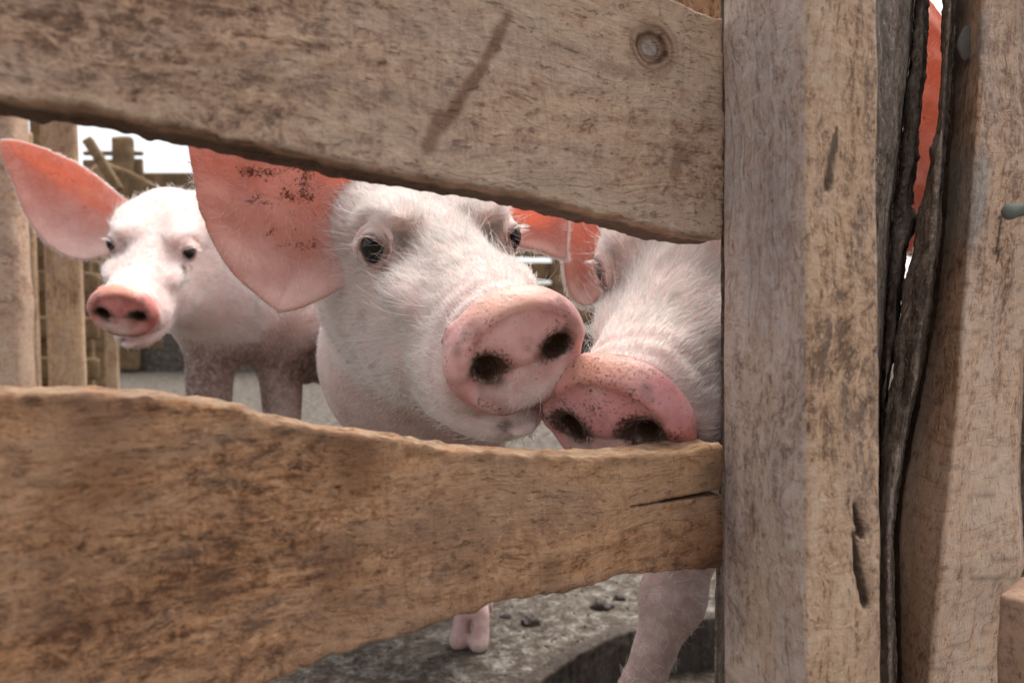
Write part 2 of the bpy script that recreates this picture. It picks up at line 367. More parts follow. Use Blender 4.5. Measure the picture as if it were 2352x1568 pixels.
class Pig:
    def __init__(s, R, t, k=1.0, twist=0.0, dshift=(0, 0), tiltx=0.0, eye=(.636, -1.65, .35), eyeout=.105, seed=0):
        s.W = W * k; s.Rc = np.array(R, float); s.tc = np.array(t, float)
        s.R = M_CW @ s.Rc; s.t = c2w(s.tc)          # head frame (W units) -> world
        s.twist = twist; s.eo = eyeout; s.dshift = dshift; s.tiltx = tiltx; s.eye = np.array(eye); s.seed = seed
    def h2w(s, q): return (np.asarray(q, float) * s.W) @ s.R.T + s.t
    def w2h(s, p): return ((p - s.t) @ s.R) / s.W
    def warp(s, q):
        w = sstep(-1.3, -.05, q[:, 1])
        a = -s.twist * w; c, sn = np.cos(a), np.sin(a)
        x = q[:, 0] - s.dshift[0] * w; z = q[:, 2] - s.dshift[1] * w
        return np.stack([c * x - sn * z, q[:, 1], sn * x + c * z], 1)
    def disc_d(s, q):
        x, y, z = q.T
        # outline: broad flattened top, narrower rounded bottom
        a = np.arctan2(z, x)
        rx = .50 - .03 * np.clip(-z, 0, 1); rz = np.where(z > 0, .46, .47)
        r = np.sqrt((x / rx) ** 2 + (z / rz) ** 2)
        dl = (r - 1) * .45 + .006 * noise(q, 6, 3 + s.seed)
        yc = -.10 - .13 * np.clip(z / .44, -1, 1) ** 2 * 0.4 - .10 * (x / .5) ** 2 * .5
        lip = (.040 + .02 * sstep(.0, .4, z)) * np.exp(-((r - .86) / .12) ** 2) + .012 * noise(q, 5, 21 + s.seed, 2)                       # thick rim
        groove = -.03 * np.exp(-(x / .09) ** 2) * sstep(.1, -.3, z)        # philtrum
        lip = lip + .055 * sstep(-.08, .06, z) - .03 * np.exp(-((z + .05) / .022) ** 2) * np.exp(-(x / .22) ** 2)
        mound = .05 * np.exp(-((x / .2) ** 2 + ((z + .02) / .25) ** 2))
        dy = np.abs(y - yc - (lip + groove + mound) * .5) - (.080 + (lip + groove + mound) * .45)
        return smax(dl, dy, .11)
    def nostril(s, q):
        d = 9 + 0 * q[:, 0]
        for sg in (-1, 1):
            c = np.array([sg * .24, -.02, .02])
            p = q - c; a = sg * .35
            xx = p[:, 0] * math.cos(a) + p[:, 2] * math.sin(a); zz = -p[:, 0] * math.sin(a) + p[:, 2] * math.cos(a)
            # slants inwards and up, comma shaped
            pp = np.stack([xx - sg * (-.10) * p[:, 1], p[:, 1], zz - .25 * p[:, 1]], 1)
            d = np.minimum(d, ell(pp, (0, 0, 0), (.098, .175, .078)) + .012 * noise(pp, 9, 6))
        return d
    def head(s, q0):
        q = s.warp(q0); x, y, z = q.T
        T = np.interp(y, _ys, _T); Bt = np.interp(y, _ys, _B); H = np.interp(y, _ys, _H)
        zc = (T + Bt) / 2; hh = (T - Bt) / 2
        ax = np.abs(x)
        # egg section: widest in the lower third behind the eyes
        Hz = H * (1 - .20 * np.clip((z - zc) / hh, -1, 1) * sstep(-.6, -1.6, y))
        e = 2.25
        r = ((ax / Hz) ** e + (np.abs(z - zc) / hh) ** e) ** (1 / e)
        d = (r - 1) * np.minimum(H, hh)
        d = smax(d, y - .0, .1)
        d = smax(d, -3.3 - y, .4)
        for sg in (-1, 1):
            d = smin(d, ell(q, (sg * .36, -2.30, .38), (.34, .50, .30)), .15)      # corners of the skull
            d = smin(d, ell(q, (sg * .34, -2.05, -.48), (.30, .68, .60)), .25)     # jowl
            d = smin(d, ell(q, (sg * .42, -1.84, .56), (.20, .30, .13)), .20)      # brow
            d = smin(d, ell(q, (sg * .46, -1.30, .08), (.15, .36, .15)), .20)      # cheek bone under the eye
            d = smin(d, ell(q, (sg * .34, -.62, -.30), (.20, .40, .24)), .20)      # lip pad
        # lower jaw
        jaw = smin(ell(q, (0, -.55, -.66), (.29, .42, .17)), ell(q, (0, -1.2, -.74), (.42, .8, .26)), .2)
        d = smin(d, jaw, .07)
        for sg in (-1, 1):                                                          # mouth slit
            d = smax(d, -cone(q, (sg * .05, -.12, -.50), (sg * .44, -.72, -.53), .035, .03), .05)
            d = smax(d, -cone(q, (sg * .44, -.72, -.53), (sg * .60, -1.25, -.40), .03, .012), .05)
        # wrinkles over the bridge behind the disc
        wr = .009 * np.sin(y * 34 + 2.0 * x + noise(q, 3, 9) * 1.6) * np.exp(-((y + .42) / .20) ** 2) * sstep(-.1, .25, z)
        fold = .016 * np.sin(9 * (y + .55 * z) + 3 * noise(q, 1.3, 15, 2)) * sstep(-1.2, -1.8, y) * sstep(.3, -.3, z)
        d = d + wr + fold + .024 * noise(q, 2.2, 5 + s.seed, 3) + .006 * noise(q, 11, 8 + s.seed)
        # groove behind the disc
        g = .05 * np.exp(-((y + .23) / .06) ** 2)
        d = d + g
        d = smin(d, s.disc_d(q), .035)
        d = d - .022 * sstep(.05, .45, noise(q, 13, 19 + s.seed, 2)) * np.exp(-((y + .20) / .05) ** 2) * sstep(.05, -.2, x) * sstep(-.25, .0, z)
        d = smax(d, -s.nostril(q), .06)
        # eyes
        q2 = q0
        for sg in (-1, 1):
            c, ed, up, sd_ = s.eye_frame(sg)
            rel = q2 - c
            a = rel @ ed; b = rel @ up; cc = rel @ sd_
            d = smin(d, np.linalg.norm(rel, axis=1) - .163, .05)
            # fold above and below the lids
            rr = np.sqrt((b / .20) ** 2 + (cc / .23) ** 2)
            d = d + .022 * np.exp(-((rr - 1.25) / .18) ** 2) * (a > -.05)
            # folded upper lid, crease under the eye, tear trough
            d = smin(d, np.sqrt((np.sqrt(b ** 2 + (cc * .85) ** 2) - .175) ** 2 + (a - .06) ** 2) - np.where(b > 0, .022, .012), .03)
            d = smax(d, -(cone(q2, (sg * .60, -1.46, .24), (sg * .50, -1.20, .0), .035, .02)), .07)
            hh_ = .100 * (1 - (cc / .135) ** 2); opening = np.where(np.abs(cc) < .135, np.abs(b + .034 + .05 * cc) - hh_, np.abs(cc) - .135 + np.abs(b + .022) * .3) * .8
            opening = smax(opening, -a, .02)
            d = smax(d, -opening, .014)
        return d
    def eye_frame(s, sg):
        S = s.eye * np.array([sg, 1, 1]); ed = np.array([sg * .83, .50, .25]); ed /= np.linalg.norm(ed)
        up = np.array([0, -.45, .89]); up -= ed * (up @ ed); up /= np.linalg.norm(up)
        sd_ = np.cross(ed, up)
        return S - ed * s.eo, ed, up, sd_

def hairs(name, pts, nor, dirs, length, rad, mat_, parent, loc, rng, lift=.35, jit=.25, npt=5, droop=0.0):
    N = len(pts)
    dd = dirs + rng.normal(0, jit, (N, 3)); dd -= nor * (dd * nor).sum(1)[:, None]
    dd /= np.linalg.norm(dd, axis=1)[:, None] + 1e-9
    lf = lift * rng.uniform(.4, 1.6, N)[:, None]
    L = length[:, None]
    t = np.linspace(0, 1, npt)[None, :, None]
    side = np.cross(nor, dd) * rng.normal(0, .16, (N, 1))
    c = pts[:, None, :] + (dd[:, None, :] * t + nor[:, None, :] * (lf[:, None, :] * (t - .45 * t * t)) + side[:, None, :] * t * t) * L[:, None, :]
    c[:, :, 2] -= (t[:, :, 0] ** 2) * droop * L
    c -= np.asarray(loc)
    hc = bpy.data.hair_curves.new(name); hc.add_curves([npt] * N)
    hc.points.foreach_set('position', c.astype(np.float32).ravel())
    r = (rad * rng.uniform(.7, 1.3, N))[:, None] * np.array([1, .95, .8, .55, .12][:npt])[None, :]
    ra = hc.attributes.get('radius') or hc.attributes.new('radius', 'FLOAT', 'POINT')
    ra.data.foreach_set('value', r.astype(np.float32).ravel())
    hc.materials.append(mat_)
    ob = bpy.data.objects.new(name, hc); SC.collection.objects.link(ob)
    ob.parent = parent; return ob

def face_data(V, Q):
    a, b, c, d = (V[Q[:, i]] for i in range(4))
    n = np.cross(c - a, d - b); ar = np.linalg.norm(n, axis=1) / 2; n = n / (2 * ar[:, None] + 1e-12)
    return (a + b + c + d) / 4, n, ar

def ear_mesh(poly_px, z0, cup=.015, tx=0., ty=0., th=.0028, h=.0014, seed=0, cupL=.03, rough=.0012, fold=None, bend=0.):
    """thin cupped leaf in the camera frame, real size at depth z0"""
    pl = smooth_poly([((a - 1176) / 1568 * z0, (784 - b) / 1568 * z0) for a, b in poly_px], 2)
    cx, cy = pl.mean(0)
    ext = np.abs(pl - [cx, cy]).max(0)
    dz = abs(tx) * ext[0] + abs(ty) * ext[1] + abs(cup) + abs(bend) + .02
    def mid(s_, t_, d2):
        q = np.stack([s_, t_, 0 * s_], 1)
        g = sstep(0, 1, np.clip(-d2 / cupL, 0, 1))
        m = z0 + tx * (s_ - cx) + ty * (t_ - cy) + cup * g + bend * ((s_ - cx) / ext[0]) ** 2 + .0045 * noise(q, (26, 26, 1), seed, 2) + .0012 * np.sin(190 * (t_ + .35 * s_) + 3 * noise(q, (14, 14, 1), seed + 1, 2)) * np.clip(-d2 / .02, 0, 1)
        if fold: m = m + fold(s_, t_)
        return m
    def f(p):
        x, y, z = p.T; d2 = polysd(x, y, pl) + rough * noise(p, (60, 60, 0), seed + 3, 2)
        t_ = th * (.55 + 1.3 * np.clip(-d2 / .03, 0, 1))
        return smax(d2, (np.abs(z - mid(x, y, d2)) - t_) * .8, th)
    lo = np.array([*(pl.min(0) - .006), z0 - dz]); hi = np.array([*(pl.max(0) + .006), z0 + dz])
    V, Q = sdf_mesh(f, lo, hi, h)
    return V, Q

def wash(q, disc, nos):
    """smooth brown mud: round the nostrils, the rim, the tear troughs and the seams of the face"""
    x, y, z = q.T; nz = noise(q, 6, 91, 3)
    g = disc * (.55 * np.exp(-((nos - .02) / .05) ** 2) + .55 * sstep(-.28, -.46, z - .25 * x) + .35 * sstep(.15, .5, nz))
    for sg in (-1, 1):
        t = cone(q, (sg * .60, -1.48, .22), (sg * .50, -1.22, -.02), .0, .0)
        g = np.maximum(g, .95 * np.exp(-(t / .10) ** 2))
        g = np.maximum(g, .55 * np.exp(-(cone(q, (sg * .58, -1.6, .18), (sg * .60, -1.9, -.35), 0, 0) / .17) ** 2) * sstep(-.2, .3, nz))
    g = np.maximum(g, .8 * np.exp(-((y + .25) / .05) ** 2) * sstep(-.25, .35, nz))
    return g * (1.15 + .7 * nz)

def build_pig(pg, name, label, loc, bodyf, blo, bhi, ears, hh, bh, nhair, hlen, dirtf, hair_rad=.00009, bodyhair=0, seed=0, kneck=.05, chest=.5, skin=None, legs=0.0):
    rng = np.random.default_rng(seed)
    def full(p):
        dh = pg.head(pg.w2h(p)) * pg.W
        return smin(dh, bodyf(p), kneck)
    fh = lambda q: full(pg.h2w(q)) / pg.W
    V, Q = sdf_mesh(fh, (-1.75, -3.45, -1.75), (1.75, .28, 1.75), hh)
    qh = V.copy()
    keep = (qh[:, 1] > -3.25) & (np.abs(qh[:, 0]) < 1.69) & (np.abs(qh[:, 2]) < 1.69)
    Q = Q[keep[Q].all(1)]
    Vw = pg.h2w(V)
    if np.linalg.det(pg.R) < 0: Q = Q[:, ::-1].copy()
    A = np.zeros((len(V), 6)); qq = pg.warp(qh)
    ndisc = pg.disc_d(qq); hidden = 0
    A[:, 0] = sstep(.055, .0, ndisc) * sstep(-.32, -.20, qq[:, 1])
    nos = pg.nostril(qq)
    A[:, 3] = A[:, 0] * np.clip(sstep(.30, .46, qq[:, 2] + .04 * noise(qq, 5, 3, 2)), 0, 1)
    A[:, 4] = A[:, 0] * np.clip(1.3 * np.exp(-((qq[:, 0] + .19) / .13) ** 2 - ((qq[:, 2] + .20) / .10) ** 2) + .6 * np.exp(-((qq[:, 0] - .02) / .10) ** 2 - ((qq[:, 2] + .12) / .12) ** 2) + .45 * sstep(.25, .7, noise(qq, 7, 77, 2)), 0, 1)
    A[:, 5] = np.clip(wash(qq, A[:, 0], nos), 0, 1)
    for sg in (-1, 1):
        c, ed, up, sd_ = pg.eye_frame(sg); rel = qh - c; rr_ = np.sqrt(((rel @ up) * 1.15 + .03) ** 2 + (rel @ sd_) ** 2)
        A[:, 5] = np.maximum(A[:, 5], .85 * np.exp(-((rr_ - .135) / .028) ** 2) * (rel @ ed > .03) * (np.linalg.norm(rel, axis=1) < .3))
    A[:, 1] = np.maximum(.09 + sstep(.035, .005, nos) * 1.0, dirtf(qq, A[:, 0], nos))  # nostril hollows darkened to paint their inner shade; dirt elsewhere
    B2, QB = sdf_mesh(full, blo, bhi, bh)
    hb = pg.w2h(B2)
    inb = (hb[:, 1] > -3.18) & (np.abs(hb[:, 0]) < 1.62) & (np.abs(hb[:, 2]) < 1.62) & (hb[:, 1] < .25)
    QB = QB[~inb[QB].all(1)]
    AB = np.zeros((len(B2), 6))
    AB[:, 5] = np.clip(chest * (legs + (1 - legs) * sstep(.24, .33, B2[:, 2])) * sstep(.48, .40, B2[:, 2] + .05 * noise(B2, 12, 8, 3)) * (.65 + .45 * noise(B2, 9, 5, 2)) + .55 * sstep(.10, .01, B2[:, 2]), 0, 1)  # brown paints under-body shade; also real leg and hoof dirt
    AB[:, 1] = .2 * sstep(.2, .6, noise(B2, 9, 4, 3))
    AB[:, 0] = .25 * sstep(.10, .04, B2[:, 2])
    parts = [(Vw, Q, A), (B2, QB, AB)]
    for e in ears:
        v, q = ear_mesh(**{k: e[k] for k in e if k not in ('dirt', 'glow')})
        a = np.zeros((len(v), 6)); vw = c2w(v)
        a[:, 2] = e.get('glow', 1.0) * np.clip(.75 + .9 * (v[:, 1] - v[:, 1].mean()) / (np.ptp(v[:, 1]) + 1e-6), .3, 1.0)  # backlight painted in: deeper ear colour and translucency towards the top
        a[:, 1] = e['dirt'](v) if 'dirt' in e else .1
        parts.append((vw, q[:, ::-1].copy(), a))
    V0, Q0, A0 = join(parts)
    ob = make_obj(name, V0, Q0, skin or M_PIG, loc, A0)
    tag(ob, label, 'pig', 'pigs crowding at the fence')
    # eyes
    for sg in (-1, 1):
        c, ed, up, sd_ = pg.eye_frame(sg)
        me = bpy.data.meshes.new('eye')
        import bmesh
        bm = bmesh.new(); bmesh.ops.create_uvsphere(bm, u_segments=32, v_segments=20, radius=.146 * pg.W)
        for f_ in bm.faces: f_.smooth = True
        bm.to_mesh(me); bm.free(); me.materials.append(M_EYE)
        eo = bpy.data.objects.new('eye', me); SC.collection.objects.link(eo)
        eo.parent = ob; eo.location = (pg.h2w(c[None])[0] - np.asarray(loc)).tolist()
    # bristles on the head
    C, Nn, Ar = face_data(Vw, Q)
    qc = pg.warp(pg.w2h(C))
    m = (A[Q[:, 0], 0] < .3) & (pg.nostril(qc) > .05)
    q0 = pg.w2h(C); em = np.ones(len(C), bool)
    for sg in (-1, 1):
        c, ed, up, sd_ = pg.eye_frame(sg)
        rel = q0 - c; em &= ~((np.sqrt(((rel @ up) / .20) ** 2 + ((rel @ sd_) / .22) ** 2) < 1) & (np.linalg.norm(rel, axis=1) < .40) & (rel @ ed > .04))
    m &= em
    thin = np.clip(1 - 1.15 * np.maximum(A[Q[:, 0], 5], A[Q[:, 0], 1] * 1.2), .06, 1)
    viewd = C - CAMP; facing = (Nn * viewd).sum(1) < .02
    w = Ar * m * np.where(facing, 1, .25) * thin * (1 - .45 * sstep(-2.4, -3.2, q0[:, 1]))
    pick = rng.choice(len(C), nhair, p=w / w.sum())
    pts = C[pick] + (Vw[Q[pick, 0]] - C[pick]) * rng.uniform(0, 1, (nhair, 1)) + (Vw[Q[pick, 1]] - C[pick]) * rng.uniform(0, .8, (nhair, 1))
    nor = Nn[pick]; qp = qc[pick]
    # flow: back from the snout, outwards and down on the cheeks
    fd = np.zeros((nhair, 3)); fd[:, 1] = -1
    fd[:, 0] = .55 * np.sign(qp[:, 0]) * np.clip(np.abs(qp[:, 0]), 0, 1)
    fd[:, 2] = .45 * sstep(.2, .8, qp[:, 2]) - .55 * sstep(.2, -.6, qp[:, 2])
    sw = noise(qp, 1.6, 31 + seed, 2); fd[:, 0] += .45 * sw; fd[:, 2] += .4 * noise(qp, 1.6, 57 + seed, 2)
    dw = fd @ pg.R.T
    ln = hlen * (.45 + .75 * sstep(-.3, -1.2, qp[:, 1])) * rng.uniform(.5, 1.35, nhair)
    hairs('bristles', pts, nor, dw, ln, hair_rad, M_HAIR, ob, loc, rng, lift=.15, jit=.16)
    # dark hairs in the nostrils
    nd = pg.nostril(qc); wn_ = Ar * (nd < .03) * (nd > -.05) * (qc[:, 1] > -.16); pk = rng.choice(len(C), 160, p=wn_ / wn_.sum())
    dn_ = np.tile(np.array([0, 1., -.5]), (160, 1)) @ pg.R.T
    hairs('nostril_hairs', C[pk], Nn[pk], dn_, np.full(160, .005) * rng.uniform(.6, 1.3, 160), hair_rad, M_NHAIR, ob, loc, rng, lift=.5, jit=.3)
    # lashes
    for sg in (-1, 1):
        c, ed, up, sd_ = pg.eye_frame(sg); k = 40; s_ = rng.uniform(-.13, .13, k)
        lp_ = c + ed * (.150 * np.sqrt(np.clip(1 - (s_ / .19) ** 2, 0, 1)))[:, None] + up * (.068 * (1 - (s_ / .16) ** 2) + .010)[:, None] + sd_ * s_[:, None]
        dr = ed * .8 + up * .15 + sd_ * (s_ * 4)[:, None] + rng.normal(0, .12, (k, 3))
        hairs('lashes', pg.h2w(lp_), np.tile(up @ pg.R.T, (k, 1)), dr @ pg.R.T, np.full(k, .0065 * pg.W / .085) * rng.uniform(.6, 1.2, k), hair_rad * 1.4, M_HAIR, ob, loc, rng, lift=-.25, jit=.05)
    # sparse long guard hairs
    ng = nhair // 16; pk = rng.choice(len(C), ng, p=w / w.sum()); qp = qc[pk]
    fd = np.zeros((ng, 3)); fd[:, 1] = -1; fd[:, 0] = .8 * np.sign(qp[:, 0]) * np.abs(qp[:, 0]); fd[:, 2] = .5 * sstep(.2, .8, qp[:, 2]) - .6 * sstep(.2, -.6, qp[:, 2])
    hairs('bristles', C[pk], Nn[pk], fd @ pg.R.T, hlen * 1.9 * rng.uniform(.6, 1.5, ng) * (.5 + .6 * sstep(-.3, -1.4, qp[:, 1])), hair_rad * 1.25, M_HAIR, ob, loc, rng, lift=.6, jit=.4)
    if bodyhair:
        C, Nn, Ar = face_data(B2, QB); w = Ar * ((Nn * (C - CAMP)).sum(1) < .03) * (C[:, 2] > .12) * np.clip(1 - 1.1 * AB[QB[:, 0], 5], .12, 1) * (.12 + np.exp(-(np.linalg.norm(C - pg.h2w([[0, -3.2, -.3]]), axis=1) / .17) ** 2))
        pick = rng.choice(len(C), bodyhair, p=w / w.sum())
        pts = C[pick] + (B2[QB[pick, 0]] - C[pick]) * rng.uniform(0, 1, (bodyhair, 1)) + (B2[QB[pick, 1]] - C[pick]) * rng.uniform(0, .8, (bodyhair, 1))
        back = bodyhair_dir(pg)
        dw = np.tile(back, (bodyhair, 1)) + rng.normal(0, .2, (bodyhair, 3)); dw[:, 2] -= .4
        hairs('bristles', pts, Nn[pick], dw, hlen * .85 * rng.uniform(.6, 1.3, bodyhair), hair_rad * 1.05, M_HAIR, ob, loc, rng, lift=.25)
    off_ = len(Vw) + len(B2)
    for e, (v, q, a) in zip(ears, parts[2:]):
        Ce, Ne, Ae = face_data(v, q); fwd = M_CW[:, 2]
        edge = np.abs(Ne @ fwd) < .40; we = Ae * np.where(edge, 1, .012) * (Ne[:, 0] * 0 + 1)
        k = 2600; pk = rng.choice(len(Ce), k, p=we / we.sum()); cc_ = Ce.mean(0)
        od = Ce[pk] - cc_; od -= np.outer(od @ fwd, fwd); od /= np.linalg.norm(od, axis=1)[:, None]
        hairs('bristles', Ce[pk], Ne[pk], od + .5 * Ne[pk], hlen * .75 * rng.uniform(.4, 1.3, k), hair_rad * .9, M_HAIR, ob, loc, rng, lift=.3, jit=.35)
    return ob, Vw, Q, A
def bodyhair_dir(pg): return np.array([*(-pg.R[:2, 1]), 0.])

def leg(p, top, knee, fet, foot, r):
    """front leg: upper arm, fore-arm, pastern, two toes"""
    top, knee, fet, foot = (np.array(a, float) for a in (top, knee, fet, foot))
    d = cone(p, top, knee, r[0], r[1]); d = smin(d, cone(p, knee, fet, r[1], r[2]), .02)
    d = smin(d, ell(p, knee, (r[1] * 1.12,) * 3), .02)
    d = smin(d, cone(p, fet, foot + (0, 0, .058), r[2], r[2] * 1.02), .015)
    fw = foot - fet; fw[2] = 0; n_ = np.linalg.norm(fw); fw = fw / n_ if n_ > 1e-4 else np.array([0, -1, 0.])
    sdv = np.array([-fw[1], fw[0], 0])
    toes = 9 + 0 * p[:, 0]
    for sg in (-1, 1):
        c = foot + fw * .014 + sdv * sg * .0152
        toes = np.minimum(toes, smin(cone(p, c + (0, 0, .0150), c - fw * .010 + (0, 0, .052), .0150, .0112), ell(p, c + fw * .006 + (0, 0, .010), (.0145, .0145, .011)), .006))
        toes = np.minimum(toes, ell(p, foot - fw * .026 + sdv * sg * .014 + (0, 0, .048), (.007, .007, .012)))
    return smin(d, toes, .004)

def body_from(spine, radii, legs, extras=()):
    def f(p):
        d = None
        for i in range(len(spine) - 1):
            c = cone(p, spine[i], spine[i + 1], radii[i], radii[i + 1]); d = c if d is None else smin(d, c, .05)
        for l_ in legs: d = smin(d, leg(p, *l_), .035)
        for e in extras: d = smin(d, e(p), .03)
        return d + .003 * noise(p, 12, 2, 2)
    return f

# ================================================================== GROUND
def axis(a, b, h, far, g=1.22):
    c = list(np.arange(a, b + h / 2, h)); s = h; l = [a]; r = [c[-1]]
    while r[-1] < far[1]: s *= g; r.append(r[-1] + s)
    s = h
    while l[-1] > far[0]: s *= g; l.append(l[-1] - s)
    return np.array(l[:0:-1] + c + r[1:])
STEP = [PG(x, y) for x, y in ((1100, 1640), (1200, 1568), (1300, 1500), (1400, 1452), (1500, 1428), (1640, 1412), (1800, 1400))]
STEP = np.array([p[:2] for p in STEP])
STEP = np.concatenate([[[-3, STEP[0, 1] - .06], [-.3, STEP[0, 1] - .05]], STEP, [[1.2, STEP[-1, 1] + .02], [3, STEP[-1, 1] + .05]]])
def ground_z(x, y):
    p = np.stack([x, y, 0 * x], 1)
    e = np.interp(x, STEP[:, 0], STEP[:, 1]) + .006 * noise(p, 30, 5, 2)
    f = sstep(-.008, .004, y - e)
    z = -.075 * (1 - f) + .004 * noise(p, 14, 3, 3) + .0022 * noise(p, 70, 7, 2)
    z += (1 - f) * (.012 * noise(p, 10, 13, 3))
    z -= .004 * f * sstep(.03, 0, y - e)
    return z * sstep(60, 5, np.hypot(x, y)) - .0
gx = axis(-.75, .6, .006, (-400, 400)); gy = axis(.55, 1.7, .006, (-400, 400))
X, Y = np.meshgrid(gx, gy, indexing='ij'); nx, ny = X.shape
GV = np.stack([X.ravel(), Y.ravel(), ground_z(X.ravel(), Y.ravel())], 1)
ii, jj = np.meshgrid(np.arange(nx - 1), np.arange(ny - 1), indexing='ij'); b0 = (ii * ny + jj).ravel()
GQ = np.stack([b0, b0 + ny, b0 + ny + 1, b0 + 1], 1)
def ground_material():
    m, n, l, b = mat('muddy_concrete'); co = coords(n, l)
    a = ntex(n, l, co, 34, 8, .72, .3); c = ntex(n, l, co, 150, 5, .7, .5); g = ntex(n, l, co, 5, 4, .6); s = ntex(n, l, coords(n, l, (1, 2.4, 1), (0, 0, .5)), 60, 5, .7, 1.2)
    v = mathn(n, l, 'MULTIPLY_ADD', a, .5, mathn(n, l, 'MULTIPLY_ADD', c, .25, mathn(n, l, 'MULTIPLY', s, .25)))
    r = ramp(n, [(.40, (.017, .011, .008)), (.46, (.045, .034, .027)), (.515, (.095, .08, .07)), (.59, (.25, .24, .215))]); l.new(v, r.inputs[0])
    col = mixc(n, l, mathn(n, l, 'MULTIPLY', g, .35), r.outputs[0], (.16, .13, .10))
    l.new(col, b.inputs['Base Color']); b.inputs['Roughness'].default_value = .9; b.inputs['Specular IOR Level'].default_value = .12
    bp = n.new('ShaderNodeBump'); bp.inputs['Strength'].default_value = .8; bp.inputs['Distance'].default_value = .006
    l.new(v, bp.inputs['Height']); l.new(bp.outputs[0], b.inputs['Normal']); return m
M_GROUND = ground_material()
tag(make_obj('ground', GV, GQ, M_GROUND), kind='structure')
# dark wet board standing along the edge of the floor slab
pb = STEP[2:-2]; tt = np.linspace(0, 1, 260); cum = np.concatenate([[0], np.cumsum(np.hypot(*np.diff(pb, axis=0).T))]); cum /= cum[-1]
px_, py_ = np.interp(tt, cum, pb[:, 0]), np.interp(tt, cum, pb[:, 1])
tx_, ty_ = np.gradient(px_), np.gradient(py_); ln_ = np.hypot(tx_, ty_); nx_, ny_ = ty_ / ln_, -tx_ / ln_
ring_ = [(o_, z_) for z_ in np.linspace(-.09, .006, 24) for o_ in (.022,)] + [(o_, .006) for o_ in np.linspace(.018, .000, 6)] + [(-.002, z_) for z_ in np.linspace(.004, -.09, 24)]
KB = np.array([[(px_[i] + nx_[i] * o_, py_[i] + ny_[i] * o_, z_) for o_, z_ in ring_] for i in range(260)]); kr = len(ring_)
VB_ = KB.reshape(-1, 3); dn_ = .003 * noise(VB_, (30, 30, 60), 5, 4) + .0012 * noise(VB_, 300, 6, 2); VB_ = VB_ + np.stack([np.repeat(nx_, kr) * dn_, np.repeat(ny_, kr) * dn_, .6 * dn_], 1)
i_, j_ = np.meshgrid(np.arange(259), np.arange(kr), indexing='ij'); a_ = (i_ * kr + j_).ravel(); b_ = (i_ * kr + (j_ + 1) % kr).ravel()
tag(make_obj('edge_board', VB_, np.stack([a_, b_, b_ + kr, a_ + kr], 1), M_BARK, VB_.mean(0), np.tile([0, .8, 0], (len(VB_), 1))), 'dark wet board edging the grey floor behind the thick foreleg', 'board', kind='thing')
M_DUNG = simple('dung', (.035, .022, .017), .75)
for i, (px, py, r) in enumerate(((1218, 1430, .014), (1378, 1392, .018), (1335, 1338, .016), (1420, 1375, .009), (1160, 1418, .008))):
    c = PG(px, py)
    V, Q = sdf_mesh(lambda p: smin(ell(p, c + (0, 0, .002), (r, r * .8, r * .55)), ell(p, c + (r * .6, r * .2, 0), (r * .6, r * .5, r * .4)), .006) + .55 * r * noise(p, 1.6 / r, i, 4),
                    c - r * 2, c + r * 2, .0016)
    tag(make_obj('dung_clod', V, Q, M_DUNG, c),
        ['dark brown clod of dung beside the pink trotter, in line with it', 'chunky dark dung clod below the lower board, nearest the standing foreleg', 'flat dark dung clod half hidden under the splintered board edge',
         'small crumb of dung just right of the chunky clod', 'tiny crumb of dung touching the board edge above the trotter'][i], 'dung', 'dung clods on the pen floor')

rc = np.random.default_rng(77); VC, QC, oc = [], [], 0
tet = np.array([[1, 0, 0], [0, 1, 0], [-1, 0, 0], [0, -1, 0], [0, 0, 1], [0, 0, -1.]]); tq = np.array([[0, 1, 4, 4], [1, 2, 4, 4], [2, 3, 4, 4], [3, 0, 4, 4], [1, 0, 5, 5], [2, 1, 5, 5], [3, 2, 5, 5], [0, 3, 5, 5]])
for _ in range(900):
    cx_ = rc.normal(.05, .28); cy_ = rc.uniform(.72, 1.6); r_ = .0014 + .0035 * rc.random() ** 3
    q_ = tet * r_ * rc.uniform(.5, 1.3, (6, 1)) * (1, rc.uniform(.5, 1.5), .7); an = rc.uniform(0, 6); q_ = np.stack([q_[:, 0] * math.cos(an) - q_[:, 1] * math.sin(an), q_[:, 0] * math.sin(an) + q_[:, 1] * math.cos(an), q_[:, 2]], 1)
    z_ = ground_z(np.array([cx_]), np.array([cy_]))[0]; VC.append(q_ + (cx_, cy_, z_ + .001)); QC.append(tq[:, :3] + oc); oc += 6
tag(make_obj('crumbs', np.concatenate(VC), np.concatenate(QC), M_DUNG, (0, 1, 0), smooth=False), kind='stuff')
